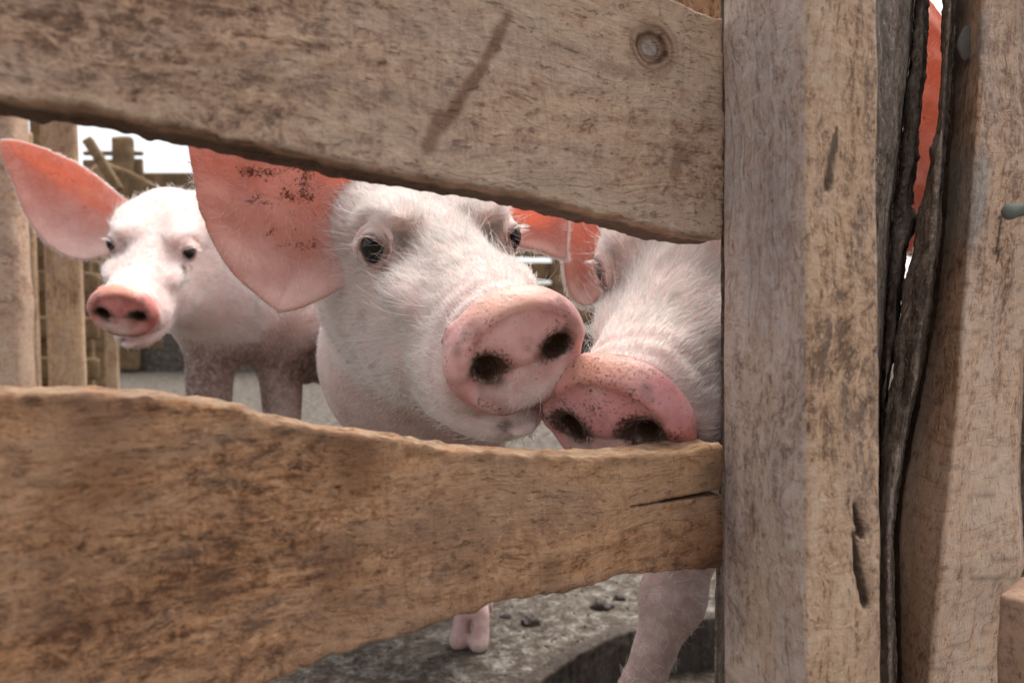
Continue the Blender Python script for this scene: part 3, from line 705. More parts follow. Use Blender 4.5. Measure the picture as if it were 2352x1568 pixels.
# ================================================================== WOODEN FENCE (near): rails and post
FA = np.array([-.165, .22, 0.0]); FE = np.array([.893, .451, 0.0]); FE /= np.linalg.norm(FE); FN = np.array([-FE[1], FE[0], 0.0])
def plane_sz(px, py, off=0.0):
    u, v = uv(px, py); d = c2w((u, v, 1.0)) - CAMP
    A = FA + FN * off; t = ((A - CAMP) @ FN) / (d @ FN); p = CAMP + d * t
    return np.array([(p - FA) @ FE, p[2]])
def board(name, px_pts, label, mat_, thick, h, parent, dents=None, attrf=None, seed=0):
    pl = np.array([plane_sz(*q) - ((.30, 0) if q[0] == -520 else (0, 0)) for q in px_pts]); c = (pl.min(0) + pl.max(0)) / 2
    org = FA + FE * c[0] + np.array([0, 0, c[1]])
    pl = pl - c
    def f(p):
        s_, n_, z_ = p.T
        d2 = polysd(s_, z_, pl) + .0010 * noise(p, (60, 20, 90), seed, 3) + .0013 * noise(p, (240, 120, 240), seed + 4, 2)
        dn = np.abs(n_ - thick / 2) - thick / 2
        dn = dn - .0007 * noise(p, (120, 1, 160), seed + 1, 2) - .0016 * noise(p, (16, 1, 34), seed + 2, 2)
        d = smax(d2, dn, .0018)
        if dents: d = dents(p, d, c)
        return d
    lo = np.array([pl[:, 0].min() - .006, -.006, pl[:, 1].min() - .006]); hi = np.array([pl[:, 0].max() + .006, thick + .006, pl[:, 1].max() + .006])
    V, Q = sdf_mesh(f, lo, hi, h)
    A = np.zeros((len(V), 3))
    if attrf: A = attrf(V, c, pl)
    mw = np.eye(4); mw[:3, 0] = FE; mw[:3, 1] = FN; mw[:3, 2] = (0, 0, 1); mw[:3, 3] = org
    o = make_obj(name, V, Q, mat_, attr=A, mw=mw)
    bpy.context.view_layer.update()
    if parent: o.parent = parent; o.matrix_parent_inverse = Matrix.Translation(parent.location).inverted()
    if label: o['label'] = label
    return o

fence = empty('wooden_fence', (.12, .38, 0))
tag(fence, 'near rough wooden fence of two wide rails and a squared post the pigs peer through', 'fence')
UP = [(-520, 120), (-260, 172), (0, 224), (130, 238), (273, 262), (340, 282), (434, 300), (520, 318), (620, 338), (700, 356), (804, 378), (900, 396), (1000, 413), (1100, 430), (1189, 446), (1300, 472), (1403, 495), (1500, 522), (1560, 538), (1664, 556),
      (1664, 300), (1660, 45), (1600, 22), (1500, -25), (1380, -60), (1100, -130), (600, -260), (0, -460), (-520, -760)]
def upper_attr(V, c, pl):
    A = np.zeros((len(V), 3)); s_, n_, z_ = V.T
    def at(px, py): return plane_sz(px, py) - c
    d2 = polysd(s_, z_, pl)
    A[:, 1] = np.maximum(A[:, 1], .6 * sstep(-.004, -.0005, d2) * sstep(-.3, .6, noise(V, 60, 3, 3)))
    A[:, 1] = np.maximum(A[:, 1], .75 * sstep(.004, .012, n_))                      # shade painted on the underside and behind the front face
    front = n_ < .005
    for pts, w, k in (([(1165, 40), (1110, 150), (1055, 230), (1000, 310)], .0040, .75), ([(1010, 270), (985, 335)], .0050, .7), ([(1560, 340), (1548, 400)], .005, .5), ([(1380, 150), (1450, 170)], .004, .4)):
        q = [at(*p) for p in pts]; d = np.full(len(V), 9.)
        for a, b in zip(q[:-1], q[1:]):
            ab = b - a; t = np.clip(((s_ - a[0]) * ab[0] + (z_ - a[1]) * ab[1]) / (ab @ ab), 0, 1)
            d = np.minimum(d, np.hypot(s_ - a[0] - t * ab[0], z_ - a[1] - t * ab[1]))
        d = d + .0016 * noise(V, 150, 7, 2)
        A[:, 0] = np.maximum(A[:, 0], k * sstep(w, w * .3, d) * front)
    k = at(1495, 110); rk = np.hypot((s_ - k[0]) / 1.15, (z_ - k[1])) + .0012 * noise(V, 120, 5, 2)
    A[:, 0] = np.maximum(A[:, 0], front * np.clip(1.1 * sstep(.019, .007, rk + .003 * noise(V, 70, 8, 2)) * (.7 + .3 * np.sin(rk * 1900)), 0, 1))
    A[:, 1] = np.maximum(A[:, 1], front * .75 * np.exp(-((rk - .0068) / .0016) ** 2) * sstep(-.6, .3, noise(V, 130, 4, 2)))
    A[:, 2] = np.maximum(A[:, 2], front * .7 * sstep(.0055, .003, rk + .001 * noise(V, 300, 6, 2)))
    A[:, 0] = np.maximum(A[:, 0], front * .35 * sstep(.25, .7, noise(V, 25, 11, 3)))
    A[:, 2] = np.maximum(A[:, 2], front * .30 * sstep(.1, .6, noise(V, 14, 21, 3)))
    return A
def up_dents(p, d, c):
    k = plane_sz(1495, 110) - c
    r = np.hypot(p[:, 0] - k[0], p[:, 2] - k[1])
    return d + (p[:, 1] < .01) * (.0010 * np.exp(-((r - .006) / .002) ** 2) + .0006 * np.exp(-(r / .003) ** 2) - .0008 * np.exp(-((r - .011) / .004) ** 2))
board('rail', UP, 'greyish tan rail with knot and a rust brown streak above the snouts', M_UP, .030, .00115, fence, up_dents, upper_attr, 1)
LO = [(-520, 1010), (-200, 905), (0, 905), (60, 902), (200, 903), (300, 915), (400, 920), (500, 930), (560, 942), (610, 965), (660, 975), (720, 988), (780, 1000), (880, 1010), (960, 1022), (1060, 1036), (1180, 1045), (1300, 1050), (1400, 1052), (1500, 1045), (1600, 1032), (1664, 1020),
      (1664, 1306), (1560, 1312), (1480, 1318), (1430, 1322), (1380, 1342), (1300, 1365), (1240, 1372), (1180, 1382), (1130, 1388), (1100, 1404), (1000, 1432), (940, 1458), (880, 1470), (760, 1512), (640, 1566), (500, 1620), (300, 1690), (0, 1800), (-520, 2050)]
def low_attr(V, c, pl):
    A = np.zeros((len(V), 3)); s_, n_, z_ = V.T; d2 = polysd(s_, z_, pl); front = n_ < .004
    def at(px, py): return plane_sz(px, py) - c
    A[:, 1] = .45 * sstep(-.007, -.001, d2) * sstep(-.3, .5, noise(V, 70, 3, 3)) * front
    A[:, 2] = .6 * sstep(.002, .006, n_) * (z_ > 0) * sstep(-.5, .2, noise(V, 90, 9, 2))
    a, b = at(1660, 1132), at(1450, 1163); ab = b - a; t = np.clip(((s_ - a[0]) * ab[0] + (z_ - a[1]) * ab[1]) / (ab @ ab), 0, 1)
    d = np.hypot(s_ - a[0] - t * ab[0], z_ - a[1] - t * ab[1]); A[:, 1] = np.maximum(A[:, 1], .95 * sstep(.0016 * (1 - .6 * t), .0004, d))
    # pale scratches
    for pts in ([(500, 1100), (560, 1112), (640, 1110)], [(330, 1130), (345, 1230)], [(470, 1050), (478, 1120)], [(700, 1090), (770, 1130)]):
        q = [at(*p) for p in pts]; d = np.full(len(V), 9.)
        for a_, b_ in zip(q[:-1], q[1:]):
            ab = b_ - a_; t = np.clip(((s_ - a_[0]) * ab[0] + (z_ - a_[1]) * ab[1]) / (ab @ ab), 0, 1)
            d = np.minimum(d, np.hypot(s_ - a_[0] - t * ab[0], z_ - a_[1] - t * ab[1]))
        A[:, 2] = np.maximum(A[:, 2], front * .35 * sstep(.0013, .0001, d + .0008 * noise(V, 200, 7, 2)))
    A[:, 0] = np.maximum(A[:, 0], front * .75 * sstep(.0, .6, noise(V, 22, 31, 3)))
    A[:, 1] = np.maximum(A[:, 1], front * .35 * sstep(.35, .8, noise(V, 30, 41, 3)))
    e = at(1640, 1290); A[:, 0] = np.maximum(A[:, 0], .7 * sstep(.035, .0, np.hypot(s_ - e[0], z_ - e[1]) + .01 * noise(V, 50, 6, 2)))
    return A
def low_dents(p, d, c):
    a = plane_sz(1662, 1131) - c; b = plane_sz(1450, 1163) - c; ab = b - a
    t = np.clip(((p[:, 0] - a[0]) * ab[0] + (p[:, 2] - a[1]) * ab[1]) / (ab @ ab), 0, 1)
    k = np.hypot(p[:, 0] - a[0] - t * ab[0], p[:, 2] - a[1] - t * ab[1]) - .0013 * (1 - .8 * t)
    return np.maximum(d, -np.maximum(k, p[:, 1] - .012))
board('rail', LO, 'warm brown live edge rail with wavy top and a split near the post', M_LOW, .026, .00115, fence, low_dents, low_attr, 2)

# squared post: arris towards the camera
C0 = PV(1852, 784, .300); L0 = PV(1660, 784, .356)
dCL = (L0 - C0)[:2]; wid = np.linalg.norm(dCL); dCL /= wid; dCR = np.array([-dCL[1], dCL[0]]); dCR = dCR if dCR[0] > 0 else -dCR
upc = M_CW @ np.array([0, 1, 0.]); 
mwp = np.eye(4); mwp[:3, 0] = (*dCR, 0); yy = np.cross(upc, mwp[:3, 0]); mwp[:3, 1] = yy / np.linalg.norm(yy); mwp[:3, 0] = np.cross(mwp[:3, 1], upc); mwp[:3, 2] = upc; mwp[:3, 3] = C0
inv = np.linalg.inv(mwp)
def post_local(px, py):
    u, v = uv(px, py); d = c2w((u, v, 1.0)) - CAMP; dl = inv[:3, :3] @ d; ol = inv[:3, :3] @ CAMP + inv[:3, 3]
    return ol + dl * ((0 - ol[1]) / dl[1])
PW = post_local(2019, 784)[0]
gouge = [([(1925, 290), (1915, 360), (1905, 430)], .0020, .0022), ([(1962, 1150), (1970, 1190), (1982, 1228)], .0022, .006), ([(1962, 1220), (1972, 1300), (1990, 1385)], .0025, .007)]
def post_f(p):
    x, y, z = p.T
    wob = .0012 * noise(p * (0, 0, 1) + 3, (1, 1, 14), 5, 3)
    w2 = .0010 * noise(p * (0, 0, 1) + 9, (1, 1, 22), 6, 3) + .002 * sstep(0, -.3, z)
    dx = np.abs(x - PW / 2 - w2 / 2) - PW / 2 - w2 / 2; dy = np.abs(y - wid / 2 + wob / 2) - wid / 2 - wob / 2
    d = smax(dx, dy, .0022) - .0006 * noise(p, (160, 160, 60), 7, 2) - .0011 * noise(p, (30, 30, 12), 8, 2)
    d = np.maximum(d, np.abs(z + .07) - .50)
    for pts, r, dep in gouge:
        q = [post_local(*a) for a in pts]
        for i, (a, b) in enumerate(zip(q[:-1], q[1:])):
            ra = r * (.35 if i == 0 else 1); rb = r
            sc = np.array([1, r / dep, 1.])
            d = smax(d, -cone(p * sc, a * sc, b * sc, ra, rb), .001)
    return d
V, Q = sdf_mesh(post_f, (-.006, -.006, -.55), (PW + .008, wid + .008, .42), .0017)
A = np.zeros((len(V), 3))
gf = (V[:, 0] < .0012) & (V[:, 1] > .001)
A[:, 2] = np.where(gf, .55 + .5 * noise(V, (20, 20, 9), 3, 3), .15 * sstep(.1, .6, noise(V, 15, 4, 3)))
A[:, 0] = np.where(gf, .5 * sstep(.0, .6, noise(V, (25, 25, 12), 13, 3)), .35 * sstep(.3, .8, noise(V, 14, 14, 3)))
A[:, 1] = .30 * gf * sstep(0.1, .7, noise(V, (20, 20, 9), 23, 3))
for pts, r, dep in gouge:
    q = [post_local(*a) for a in pts]
    for a, b in zip(q[:-1], q[1:]): A[:, 1] = np.maximum(A[:, 1], .4 * (V[:, 1] > .0008) * (V[:, 1] < .02) * 1.9 * sstep(r * 1.3, r * .8, cone(V * (1, 0, 1), a * (1, 0, 1), b * (1, 0, 1), 0, 0)))
A = np.clip(A, 0, 1)
po = make_obj('post', V, Q, M_POSTG, attr=A, mw=mwp); bpy.context.view_layer.update()
po.parent = fence; po.matrix_parent_inverse = Matrix.Translation(fence.location).inverted()
po['label'] = 'squared post with grey left face and tan gouged right face'

def loft(rows, h=.0025, seg=.003, disp=(), r=.003):
    """rows: [(py, [(px, Y) corners ...])] top to bottom; corners run clockwise seen from above"""
    rows = sorted(rows, key=lambda a: a[0]); pys = np.array([a[0] for a in rows], float)
    C = np.array([[PV(px, py, y) for px, y in cs] for py, cs in rows]); nc = C.shape[1]
    zs = C[:, :, 2].mean(1); n = max(2, int(abs(zs[0] - zs[-1]) / h)); t = np.linspace(0, 1, n)
    par = (zs[0] - zs) / (zs[0] - zs[-1]); R = np.stack([np.stack([np.interp(t, par, C[:, k, a]) for a in range(3)], 1) for k in range(nc)], 1)
    lens = [np.linalg.norm(R[0, (k + 1) % nc] - R[0, k]) for k in range(nc)]
    ring = []
    for k in range(nc):
        a, b = R[:, k], R[:, (k + 1) % nc]; m = max(2, int(lens[k] / seg)); f0 = min(.4, r / lens[k])
        ts = [f0] + list(np.linspace(f0, 1 - f0, m)[1:-1]) + [1 - f0]
        for tt in ts: ring.append(a * (1 - tt) + b * tt)
    G = np.stack(ring, 1); K = G.shape[1]
    cen = G.mean(1, keepdims=True); nrm = np.roll(G, -1, 1) - np.roll(G, 1, 1); nrm = np.stack([nrm[..., 1], -nrm[..., 0], 0 * nrm[..., 0]], -1)
    nrm /= np.linalg.norm(nrm, axis=-1, keepdims=True) + 1e-9
    sgn = np.sign(((G - cen) * nrm).sum()); nrm *= sgn
    V = G.reshape(-1, 3); nn = nrm.reshape(-1, 3); d = np.zeros(len(V))
    for amp, fr, sd_ in disp: d += amp * noise(V, fr, sd_, 3)
    V = V + nn * d[:, None]
    i, j = np.meshgrid(np.arange(n - 1), np.arange(K), indexing='ij'); a = (i * K + j).ravel(); b = (i * K + (j + 1) % K).ravel()
    Q = np.stack([a, b, b + K, a + K], 1)
    if sgn < 0: Q = Q[:, ::-1]
    Q = Q[:, ::-1] if True else Q
    # caps
    V = np.concatenate([V, V[:K].mean(0)[None], V[(n - 1) * K:n * K].mean(0)[None]]); ct, cb = len(V) - 2, len(V) - 1
    k0 = np.arange(0, K - 1, 2); 
    capt = np.stack([np.full(len(k0), ct), k0, k0 + 1, (k0 + 2) % K], 1); base = (n - 1) * K
    capb = np.stack([np.full(len(k0), cb), base + (k0 + 2) % K, base + k0 + 1, base + k0], 1)
    if K % 2 == 0: Q = np.concatenate([Q, capt, capb])
    return V, Q
def I(y, pts): pts = sorted(pts); return float(np.interp(y, [a for a, _ in pts], [b for _, b in pts]))
YS = list(range(-200, 2000, 60))

# dark batten behind the post, to which the rails are nailed
V, Q = loft([(y, [(I(y, [(1250, 1657), (1330, 1641)]), .372), (1690, .39), (1730, .43), (1660, .42)]) for y in (-300, 300, 900, 1310, 1500, 2300)], disp=((.0012, (60, 60, 20), 3), (.0006, 200, 4)))
o = make_obj('batten', V, Q, M_BARK, V.mean(0), np.tile([0, .35, 0], (len(V), 1)), parent=fence); o['label'] = 'dark batten behind the post holding the rail ends'

# ================================================================== SLAB FENCE right of the post
slabs = empty('slab_fence', (.27, .46, 0))
tag(slabs, 'rough upright timber slabs with dark bark edges at the right of the squared post', 'fence')
ARE = [(-200, 2140), (0, 2134), (100, 2130), (175, 2124), (300, 2113), (375, 2109), (425, 2098), (475, 2094), (500, 2107), (530, 2101), (575, 2082), (630, 2076), (660, 2072), (700, 2069), (780, 2060), (860, 2046), (960, 2036), (2000, 2030)]
BLE = [(-200, 2170), (0, 2166), (150, 2163), (250, 2155), (300, 2149), (345, 2131), (380, 2134), (450, 2124), (490, 2107), (560, 2104), (600, 2094), (650, 2076), (725, 2066), (780, 2058), (860, 2052), (940, 2034), (1100, 2020), (2000, 2010)]
CRK = [(-200, 2210), (0, 2203), (175, 2190), (300, 2183), (450, 2170), (550, 2163), (700, 2148), (784, 2133), (884, 2118), (959, 2100), (1034, 2085), (1134, 2068), (1234, 2060), (1384, 2062), (1568, 2066), (2000, 2066)]
COR = [(-200, 2262), (0, 2258), (200, 2248), (400, 2238), (550, 2228), (740, 2210), (884, 2203), (1034, 2190), (1184, 2173), (1334, 2158), (1534, 2138), (2000, 2110)]
RGT = [(-200, 2560), (0, 2540), (300, 2480), (600, 2400), (700, 2362), (800, 2342), (1100, 2334), (1200, 2340), (1300, 2345), (1420, 2300), (1568, 2285), (2000, 2260)]
rng0 = np.random.default_rng(5)
def jag(a): return float(rng0.normal(0, a))
YF = list(range(-200, 2000, 9))
def blr(y): return I(y, BLE)
SPL = [(-200, 2108), (0, 2102), (130, 2093), (230, 2083), (345, 2070), (490, 2050), (700, 2038), (1000, 2024), (2000, 2020)]
def bark(name_, rows, disp, label, pale, dark_, r=.002):
    V, Q = loft(rows, h=.002, seg=.002, disp=disp, r=r)
    a_ = np.zeros((len(V), 3)); a_[:, 2] = pale * sstep(.2, .75, noise(V, (150, 150, 14), 8, 3)); a_[:, 1] = dark_ * sstep(-.2, .5, noise(V, (90, 90, 12), 28, 3))
    o = make_obj(name_, V, Q, M_BARK, V.mean(0), a_, parent=slabs); o['label'] = label; return o
bark('bark_slab', [(y, [(1990, .395), (I(y, SPL) - 12 + jag(.8), .425), (I(y, SPL) - 3 + jag(1), .45), (I(y, SPL) - 16, .47), (1985, .46)]) for y in YF], ((.0012, (60, 60, 16), 3), (.0012, (300, 300, 40), 4)), 'grey brown bark slab right beside the squared post', .5, .25)
bark('bark_slab', [(y, [(I(y, SPL) + 3 + jag(1), .435), (I(y, ARE) - 10, .430), (I(y, ARE) + jag(1.3), .452), (I(y, ARE) - 10, .475), (I(y, SPL) + 1, .47)]) for y in YF], ((.0012, (90, 90, 30), 33), (.0018, (300, 300, 60), 34), (.0010, (600, 600, 260), 35)), 'thin ragged bark strip on the left of the orange gap', .35, .55)
V, Q = loft([(y, [(I(y, BLE) + jag(1.3), .425), (I(y, CRK) - 20, .405), (I(y, CRK) - 8 + jag(1), .440), (I(y, CRK) - 12, .47), (I(y, BLE) + 10, .465)]) for y in YF], h=.002, seg=.002, disp=((.0016, (70, 70, 25), 13), (.0018, (260, 260, 50), 14), (.0010, (600, 600, 260), 15)), r=.002)
aB = np.zeros((len(V), 3)); aB[:, 2] = .55 * sstep(.3, .8, noise(V, (120, 120, 25), 18, 3)); aB[:, 1] = .12
o = make_obj('bark_slab', V, Q, M_BARK, V.mean(0), aB, parent=slabs); o['label'] = 'dark furrowed bark edge right of the orange gap'
V, Q = loft([(y, [(I(y, CRK) + 3 + jag(.6), .435), (I(y, COR), .392), (I(y, RGT), .425), (I(y, RGT) + 10, .49)]) for y in YS], h=.003, seg=.003, disp=((.0011, (26, 26, 12), 23), (.0007, (140, 140, 260), 24), (.0004, (400, 400, 500), 25)), r=.002)
aC = np.zeros((len(V), 3))
cl = lambda px, py, y: PV(px, py, y)
lp = cl(2265, 430, .387); aC[:, 2] = .95 * sstep(.028, .008, np.hypot((V[:, 0] - lp[0]) * 2.6, (V[:, 2] - lp[2]) * .62) + .010 * noise(V, 60, 3, 2))
lp = cl(2225, 90, .40); aC[:, 2] = np.maximum(aC[:, 2], .8 * sstep(.010, .004, np.hypot((V[:, 0] - lp[0]) * 1.2, (V[:, 2] - lp[2]) * .45) + .003 * noise(V, 90, 6, 2)))
aC[:, 0] = .5 * sstep(.25, .7, noise(V, (18, 18, 14), 9, 3))
# saw kerf lines across the face
kn = np.sin(V[:, 2] * 520 + 140 * V[:, 0] + 2.5 * noise(V, 22, 2, 2)); aC[:, 1] = .38 * sstep(.86, 1, kn) * sstep(-.2, .3, noise(V, (40, 40, 60), 6, 2))
lp = cl(2316, 545, .395); aC[:, 1] = np.maximum(aC[:, 1], .9 * (np.abs(V[:, 0] - lp[0]) < .0012) * (np.abs(V[:, 2] - lp[2]) < .013))
o = make_obj('sawn_slab', V, Q, M_SLAB, V.mean(0), aC, parent=slabs); o['label'] = 'pale sawn slab with grey paint smears and a shaded side'
V, Q = loft([(y, [(2290, .50), (2560, .46), (2600, .54), (2300, .56)]) for y in YS], disp=((.002, (40, 40, 12), 33),))
o = make_obj('dark_plank', V, Q, M_BARK, V.mean(0), np.tile([0, .4, 0], (len(V), 1)), parent=slabs)
for lin, y_, lb in ((SPL, .482, 'added dark strip standing in for the shade in the crack beside the ragged bark strip'), (CRK, .492, 'added dark strip standing in for the shade in the crack beside the pale sawn slab')):
    V, Q = loft([(y, [(I(y, lin) - 13, y_), (I(y, lin) + 12, y_), (I(y, lin) + 12, y_ + .012), (I(y, lin) - 13, y_ + .012)]) for y in YS], h=.006, seg=.004)
    make_obj('crack_shade_strip', V, Q, M_BARK, V.mean(0), np.tile([0, .9, 0], (len(V), 1)), parent=slabs)['label'] = lb  # near-black strips added so the cracks read as deep shade
# loose bark fibres hanging off the dark slabs
rf = np.random.default_rng(9); kf = 300
yy_ = rf.uniform(0, 1000, kf); sd_f = rf.integers(0, 2, kf)
pf = np.array([PV(I(a, ARE) - 12 - abs(rf.normal(0, 26)) if b == 0 else I(a, BLE) + 9 + abs(rf.normal(0, 12)), a, .446 if b == 0 else .425) for a, b in zip(yy_, sd_f)])
nf_ = np.tile([0., -1, 0], (kf, 1)); df_ = np.stack([rf.normal(0, .35, kf) + np.where(sd_f == 0, .15, -.15), 0 * yy_, rf.choice([-1., 1], kf)], 1)
M_FIB = hair_material('bark_fibre', (.20, .16, .13), (.10, .08, .06))
of = hairs('loose_fibres', pf, nf_, df_, rf.uniform(.002, .009, kf), .00028, M_FIB, slabs, tuple(slabs.location), rf, lift=.25, jit=.25)
# bolt through the slab
ba, bb = PV(2320, 486, .385), PV(2440, 470, .375)
V, Q = sdf_mesh(lambda p: smin(cone(p, ba, bb, .0034, .0036), ell(p, ba, (.0042, .004, .0046)), .002) + .0003 * noise(p, 300, 2, 2), np.minimum(ba, bb) - .008, np.maximum(ba, bb) + .008, .0009)
M_BOLT = simple('weathered_bolt', (.15, .165, .15), .7, .3)
make_obj('bolt', V, Q, M_BOLT, ba, parent=slabs)['label'] = 'grey green bolt end sticking out of the sawn slab'
gp = PV(2219, 100, .412)
V, Q = sdf_mesh(lambda p: ell(p, gp, (.0050, .0025, .0105)) + .0016 * noise(p, 110, 4, 3), gp - .016, gp + .016, .001)
make_obj('putty_lump', V, Q, simple('grey_putty', (.17, .165, .155), .95, .1), gp, parent=slabs)['label'] = 'grey lump stuck on the shaded side of the sawn slab'
# squared cross rail end, bottom right
def blockf(p):
    q = (p - bc) @ bR
    k = np.abs(q) - np.array([.050, .017, .024]); d = smax(smax(k[:, 0], k[:, 1], .0015), k[:, 2], .0015)
    return d - .0008 * noise(p, 60, 3, 3)
c1, c2, c3 = (CAMP + (c2w((*uv(*p), 1.0)) - CAMP) * ((.368 - CAM_H) / (c2w((*uv(*p), 1.0)) - CAMP)[2]) for p in ((2293, 1361), (2352, 1314), (2352, 1396)))
ey_ = (c2 - c1); ey_ /= np.linalg.norm(ey_); ex_ = c3 - c1; ex_ -= ey_ * (ex_ @ ey_); ex_ /= np.linalg.norm(ex_)
bR = np.stack([ex_, ey_, np.cross(ex_, ey_)], 1); bc = c1 + ex_ * .050 + ey_ * .017 - np.array([0, 0, .024])
V, Q = sdf_mesh(blockf, bc - .07, bc + .07, .0016)
o = make_obj('cross_rail', V, Q, M_SLAB, bc, np.tile([.55, 0, .0], (len(V), 1)), parent=slabs); o['label'] = 'squared rail end with pale top in the bottom right corner'

# ================================================================== BACKGROUND
def plank(name, c0, c1, w, t, mat_, parent=None, face=None, seed=0, h=.01, round_=.004, label=None):
    """straight plank between two world points, w = visible width, t = thickness"""
    c0 = np.array(c0, float); c1 = np.array(c1, float); a = c1 - c0; L = np.linalg.norm(a); a /= L
    face = np.array(face if face is not None else (0, -1, 0), float); face -= a * (face @ a); face /= np.linalg.norm(face); s_ = np.cross(a, face)
    mid = (c0 + c1) / 2
    ax = np.stack([s_, face, a], 1)
    # the object's own axes follow the wood: local Z (or X for rails) along the fibres
    def f(q):
        k = np.abs(q) - np.array([w / 2, t / 2, L / 2]); n0 = .12 * w * noise(q * (0, 0, 1) + seed, (1, 1, 3.5), seed, 3)
        return smax(smax(k[:, 0] - n0 * .5, k[:, 1], round_), k[:, 2], round_) - .04 * t * noise(q, (30, 30, 8), seed, 2)
    e = np.array([w * .75 + .01, t / 2 + .01, L / 2 + .01]); V, Q = sdf_mesh(f, -e, e, h)
    mw = np.eye(4); mw[:3, :3] = ax; mw[:3, 3] = mid
    if np.linalg.det(ax) < 0: mw[:3, 0] *= -1; V[:, 0] *= -1; Q = Q[:, ::-1].copy()
    A = np.zeros((len(V), 3)); A[:, 0] = .3 * sstep(.1, .6, noise(V, 6, seed, 3))
    o = make_obj(name, V, Q, mat_, attr=A, mw=mw); bpy.context.view_layer.update()
    if parent: o.parent = parent; o.matrix_parent_inverse = Matrix.Translation(parent.location).inverted()
    if label: o['label'] = label
    return o
side = empty('side_fence', (-1.1, 1.9, 0)); tag(side, 'slatted wooden side of the pen behind the young pig with the raised ear', 'fence')
def slat(px0, px1, y, top_py, bot, mat_, seed, t=.025, parent=side, label=None, lean=0.0):
    a = PV(px0, 700, y); b = PV(px1, 700, y); w = abs(b[0] - a[0]); cx = (a[0] + b[0]) / 2
    top = PV((px0 + px1) / 2, top_py, y)[2]
    return plank('slat', (cx + lean, y, bot), (cx - lean, y, top), w, t, mat_, parent, seed=seed, label=label)
slat(-160, 62, 1.35, 60, 0, M_UP, 3, t=.05, label='broad greyish upright board at the left edge')
slat(108, 192, 1.75, 100, 0, M_BACK, 5, label='tan upright board behind the raised ear')
for k, (a, b, y) in enumerate(((-80, -10, 2.2), (66, 88, 2.1), (205, 240, 2.9), (-160, -90, 2.0), (84, 116, 2.35), (238, 268, 3.1), (190, 212, 2.5))): slat(a, b, y, [210, 300, 600, 200, 250, 640, 560][k], 0, M_BACK if k % 2 else M_BACKH, 11 + k)
for k, (py, y) in enumerate(((640, 2.25), (745, 2.25), (838, 2.25), (560, 2.25))):
    plank('cross_slat', PV(-200, py, y), PV(230, py + 10, y), .075, .02, M_BACKH, side, seed=31 + k)
plank('rail', PV(1250, -120, .47), PV(1700, -20, .52), .09, .02, M_LOW, fence, seed=92, h=.004, label='dark brown rail end behind the top corner of the greyish rail')
back = empty('back_fence', (-.6, 5.1, 0)); tag(back, 'far fence of horizontal brown boards under the white sky', 'fence')
YB = 5.2
for k, (a_, b_, tp) in enumerate(((192, 234, 478), (236, 266, 520), (268, 306, 470), (308, 342, 560), (344, 372, 500))): slat(a_, b_, 4.1 + .03 * (k % 2), tp, .24, M_BACKH, 140 + k)
for k, (a_, b_, w_) in enumerate((((200, 420), (330, 480), .30), ((150, 560), (330, 545), .22), ((180, 700), (320, 690), .16))):
    plank('rail', PV(*a_, 3.6), PV(*b_, 3.6), w_, .03, M_BACKH if k != 1 else M_BACK, side, seed=120 + k, h=.015)
zt = PV(380, 396, YB)[2]
for k in range(7):
    z1 = zt - .075 - k * .168
    if z1 < .05: break
    plank('board', (-3.6, YB, z1), (4.2, YB, z1 + .01 * (k % 2)), .158, .025, M_BACKH, back, seed=50 + k, h=.03, label='top board under the sky' if k == 0 else None)
V, Q = loft([(y, [(-1500, YB - .02), (3600, YB - .02), (3600, YB + .10), (-1500, YB + .10)]) for y in (765, 800, 862)], h=.02, seg=.04, disp=((.01, 6, 3),))
make_obj('plinth', V, Q, M_GROUND, V.mean(0), parent=back)['label'] = 'low grey concrete plinth under the far boards'
for k, px in enumerate((296, 980, 1283, 1600)):
    c = PV(px, 600, YB - .06); plank('fence_post', (c[0], YB - .09, 0), (c[0], YB - .09, 1.75 if k == 0 else 1.35), .11 if k else .15, .08, M_BACKH, back, seed=70 + k, h=.03)
c = PV(330, 360, YB - .3); 
plank('batten', PV(200, 318, 3.2), PV(275, 440, 3.2), .05, .03, M_BACKH, back, seed=80, label='slanting dark stick against the sky')
plank('brace', PV(215, 380, 3.35), PV(262, 440, 3.35), .10, .02, M_BACK, back, seed=81, label='short tan brace board beside the dark post')
plank('cross_bar', PV(190, 352, YB - .05), PV(330, 352, YB - .05), .05, .03, M_BACKH, back, seed=82, h=.02)
plank('cross_bar', PV(190, 395, YB - .05), PV(330, 392, YB - .05), .18, .03, M_BACKH, back, seed=83, h=.02)

# ================================================================== PIGS
def ortho(R):
    u, s_, vt = np.linalg.svd(np.array(R)); return u @ vt
R1 = ortho([[.923, .383, .031], [.129, -.384, .914], [.362, -.84, -.404]])
R2 = ortho([[.813, -.495, -.306], [.009, -.516, .857], [-.582, -.699, -.415]])
R3 = ortho([[.969, .147, .2], [-.088, -.552, .829], [.232, -.82, -.522]])
def eardirt(spots, z0, size=.012, amt=1.0):
    def f(v):
        g = np.full(len(v), .12); nz = .35 * noise(v, 45, 61, 2) + .45 * noise(v, 170, 62, 2)
        for px, py, sx, sy in spots:
            u, w = uv(px, py)
            g = np.maximum(g, amt * np.exp(-(((v[:, 0] / v[:, 2] - u) / (sx / 1568)) ** 2 + ((v[:, 1] / v[:, 2] - w) / (sy / 1568)) ** 2)) * (.75 + 1.2 * nz))
        return np.clip(g, 0, 1)
    return f

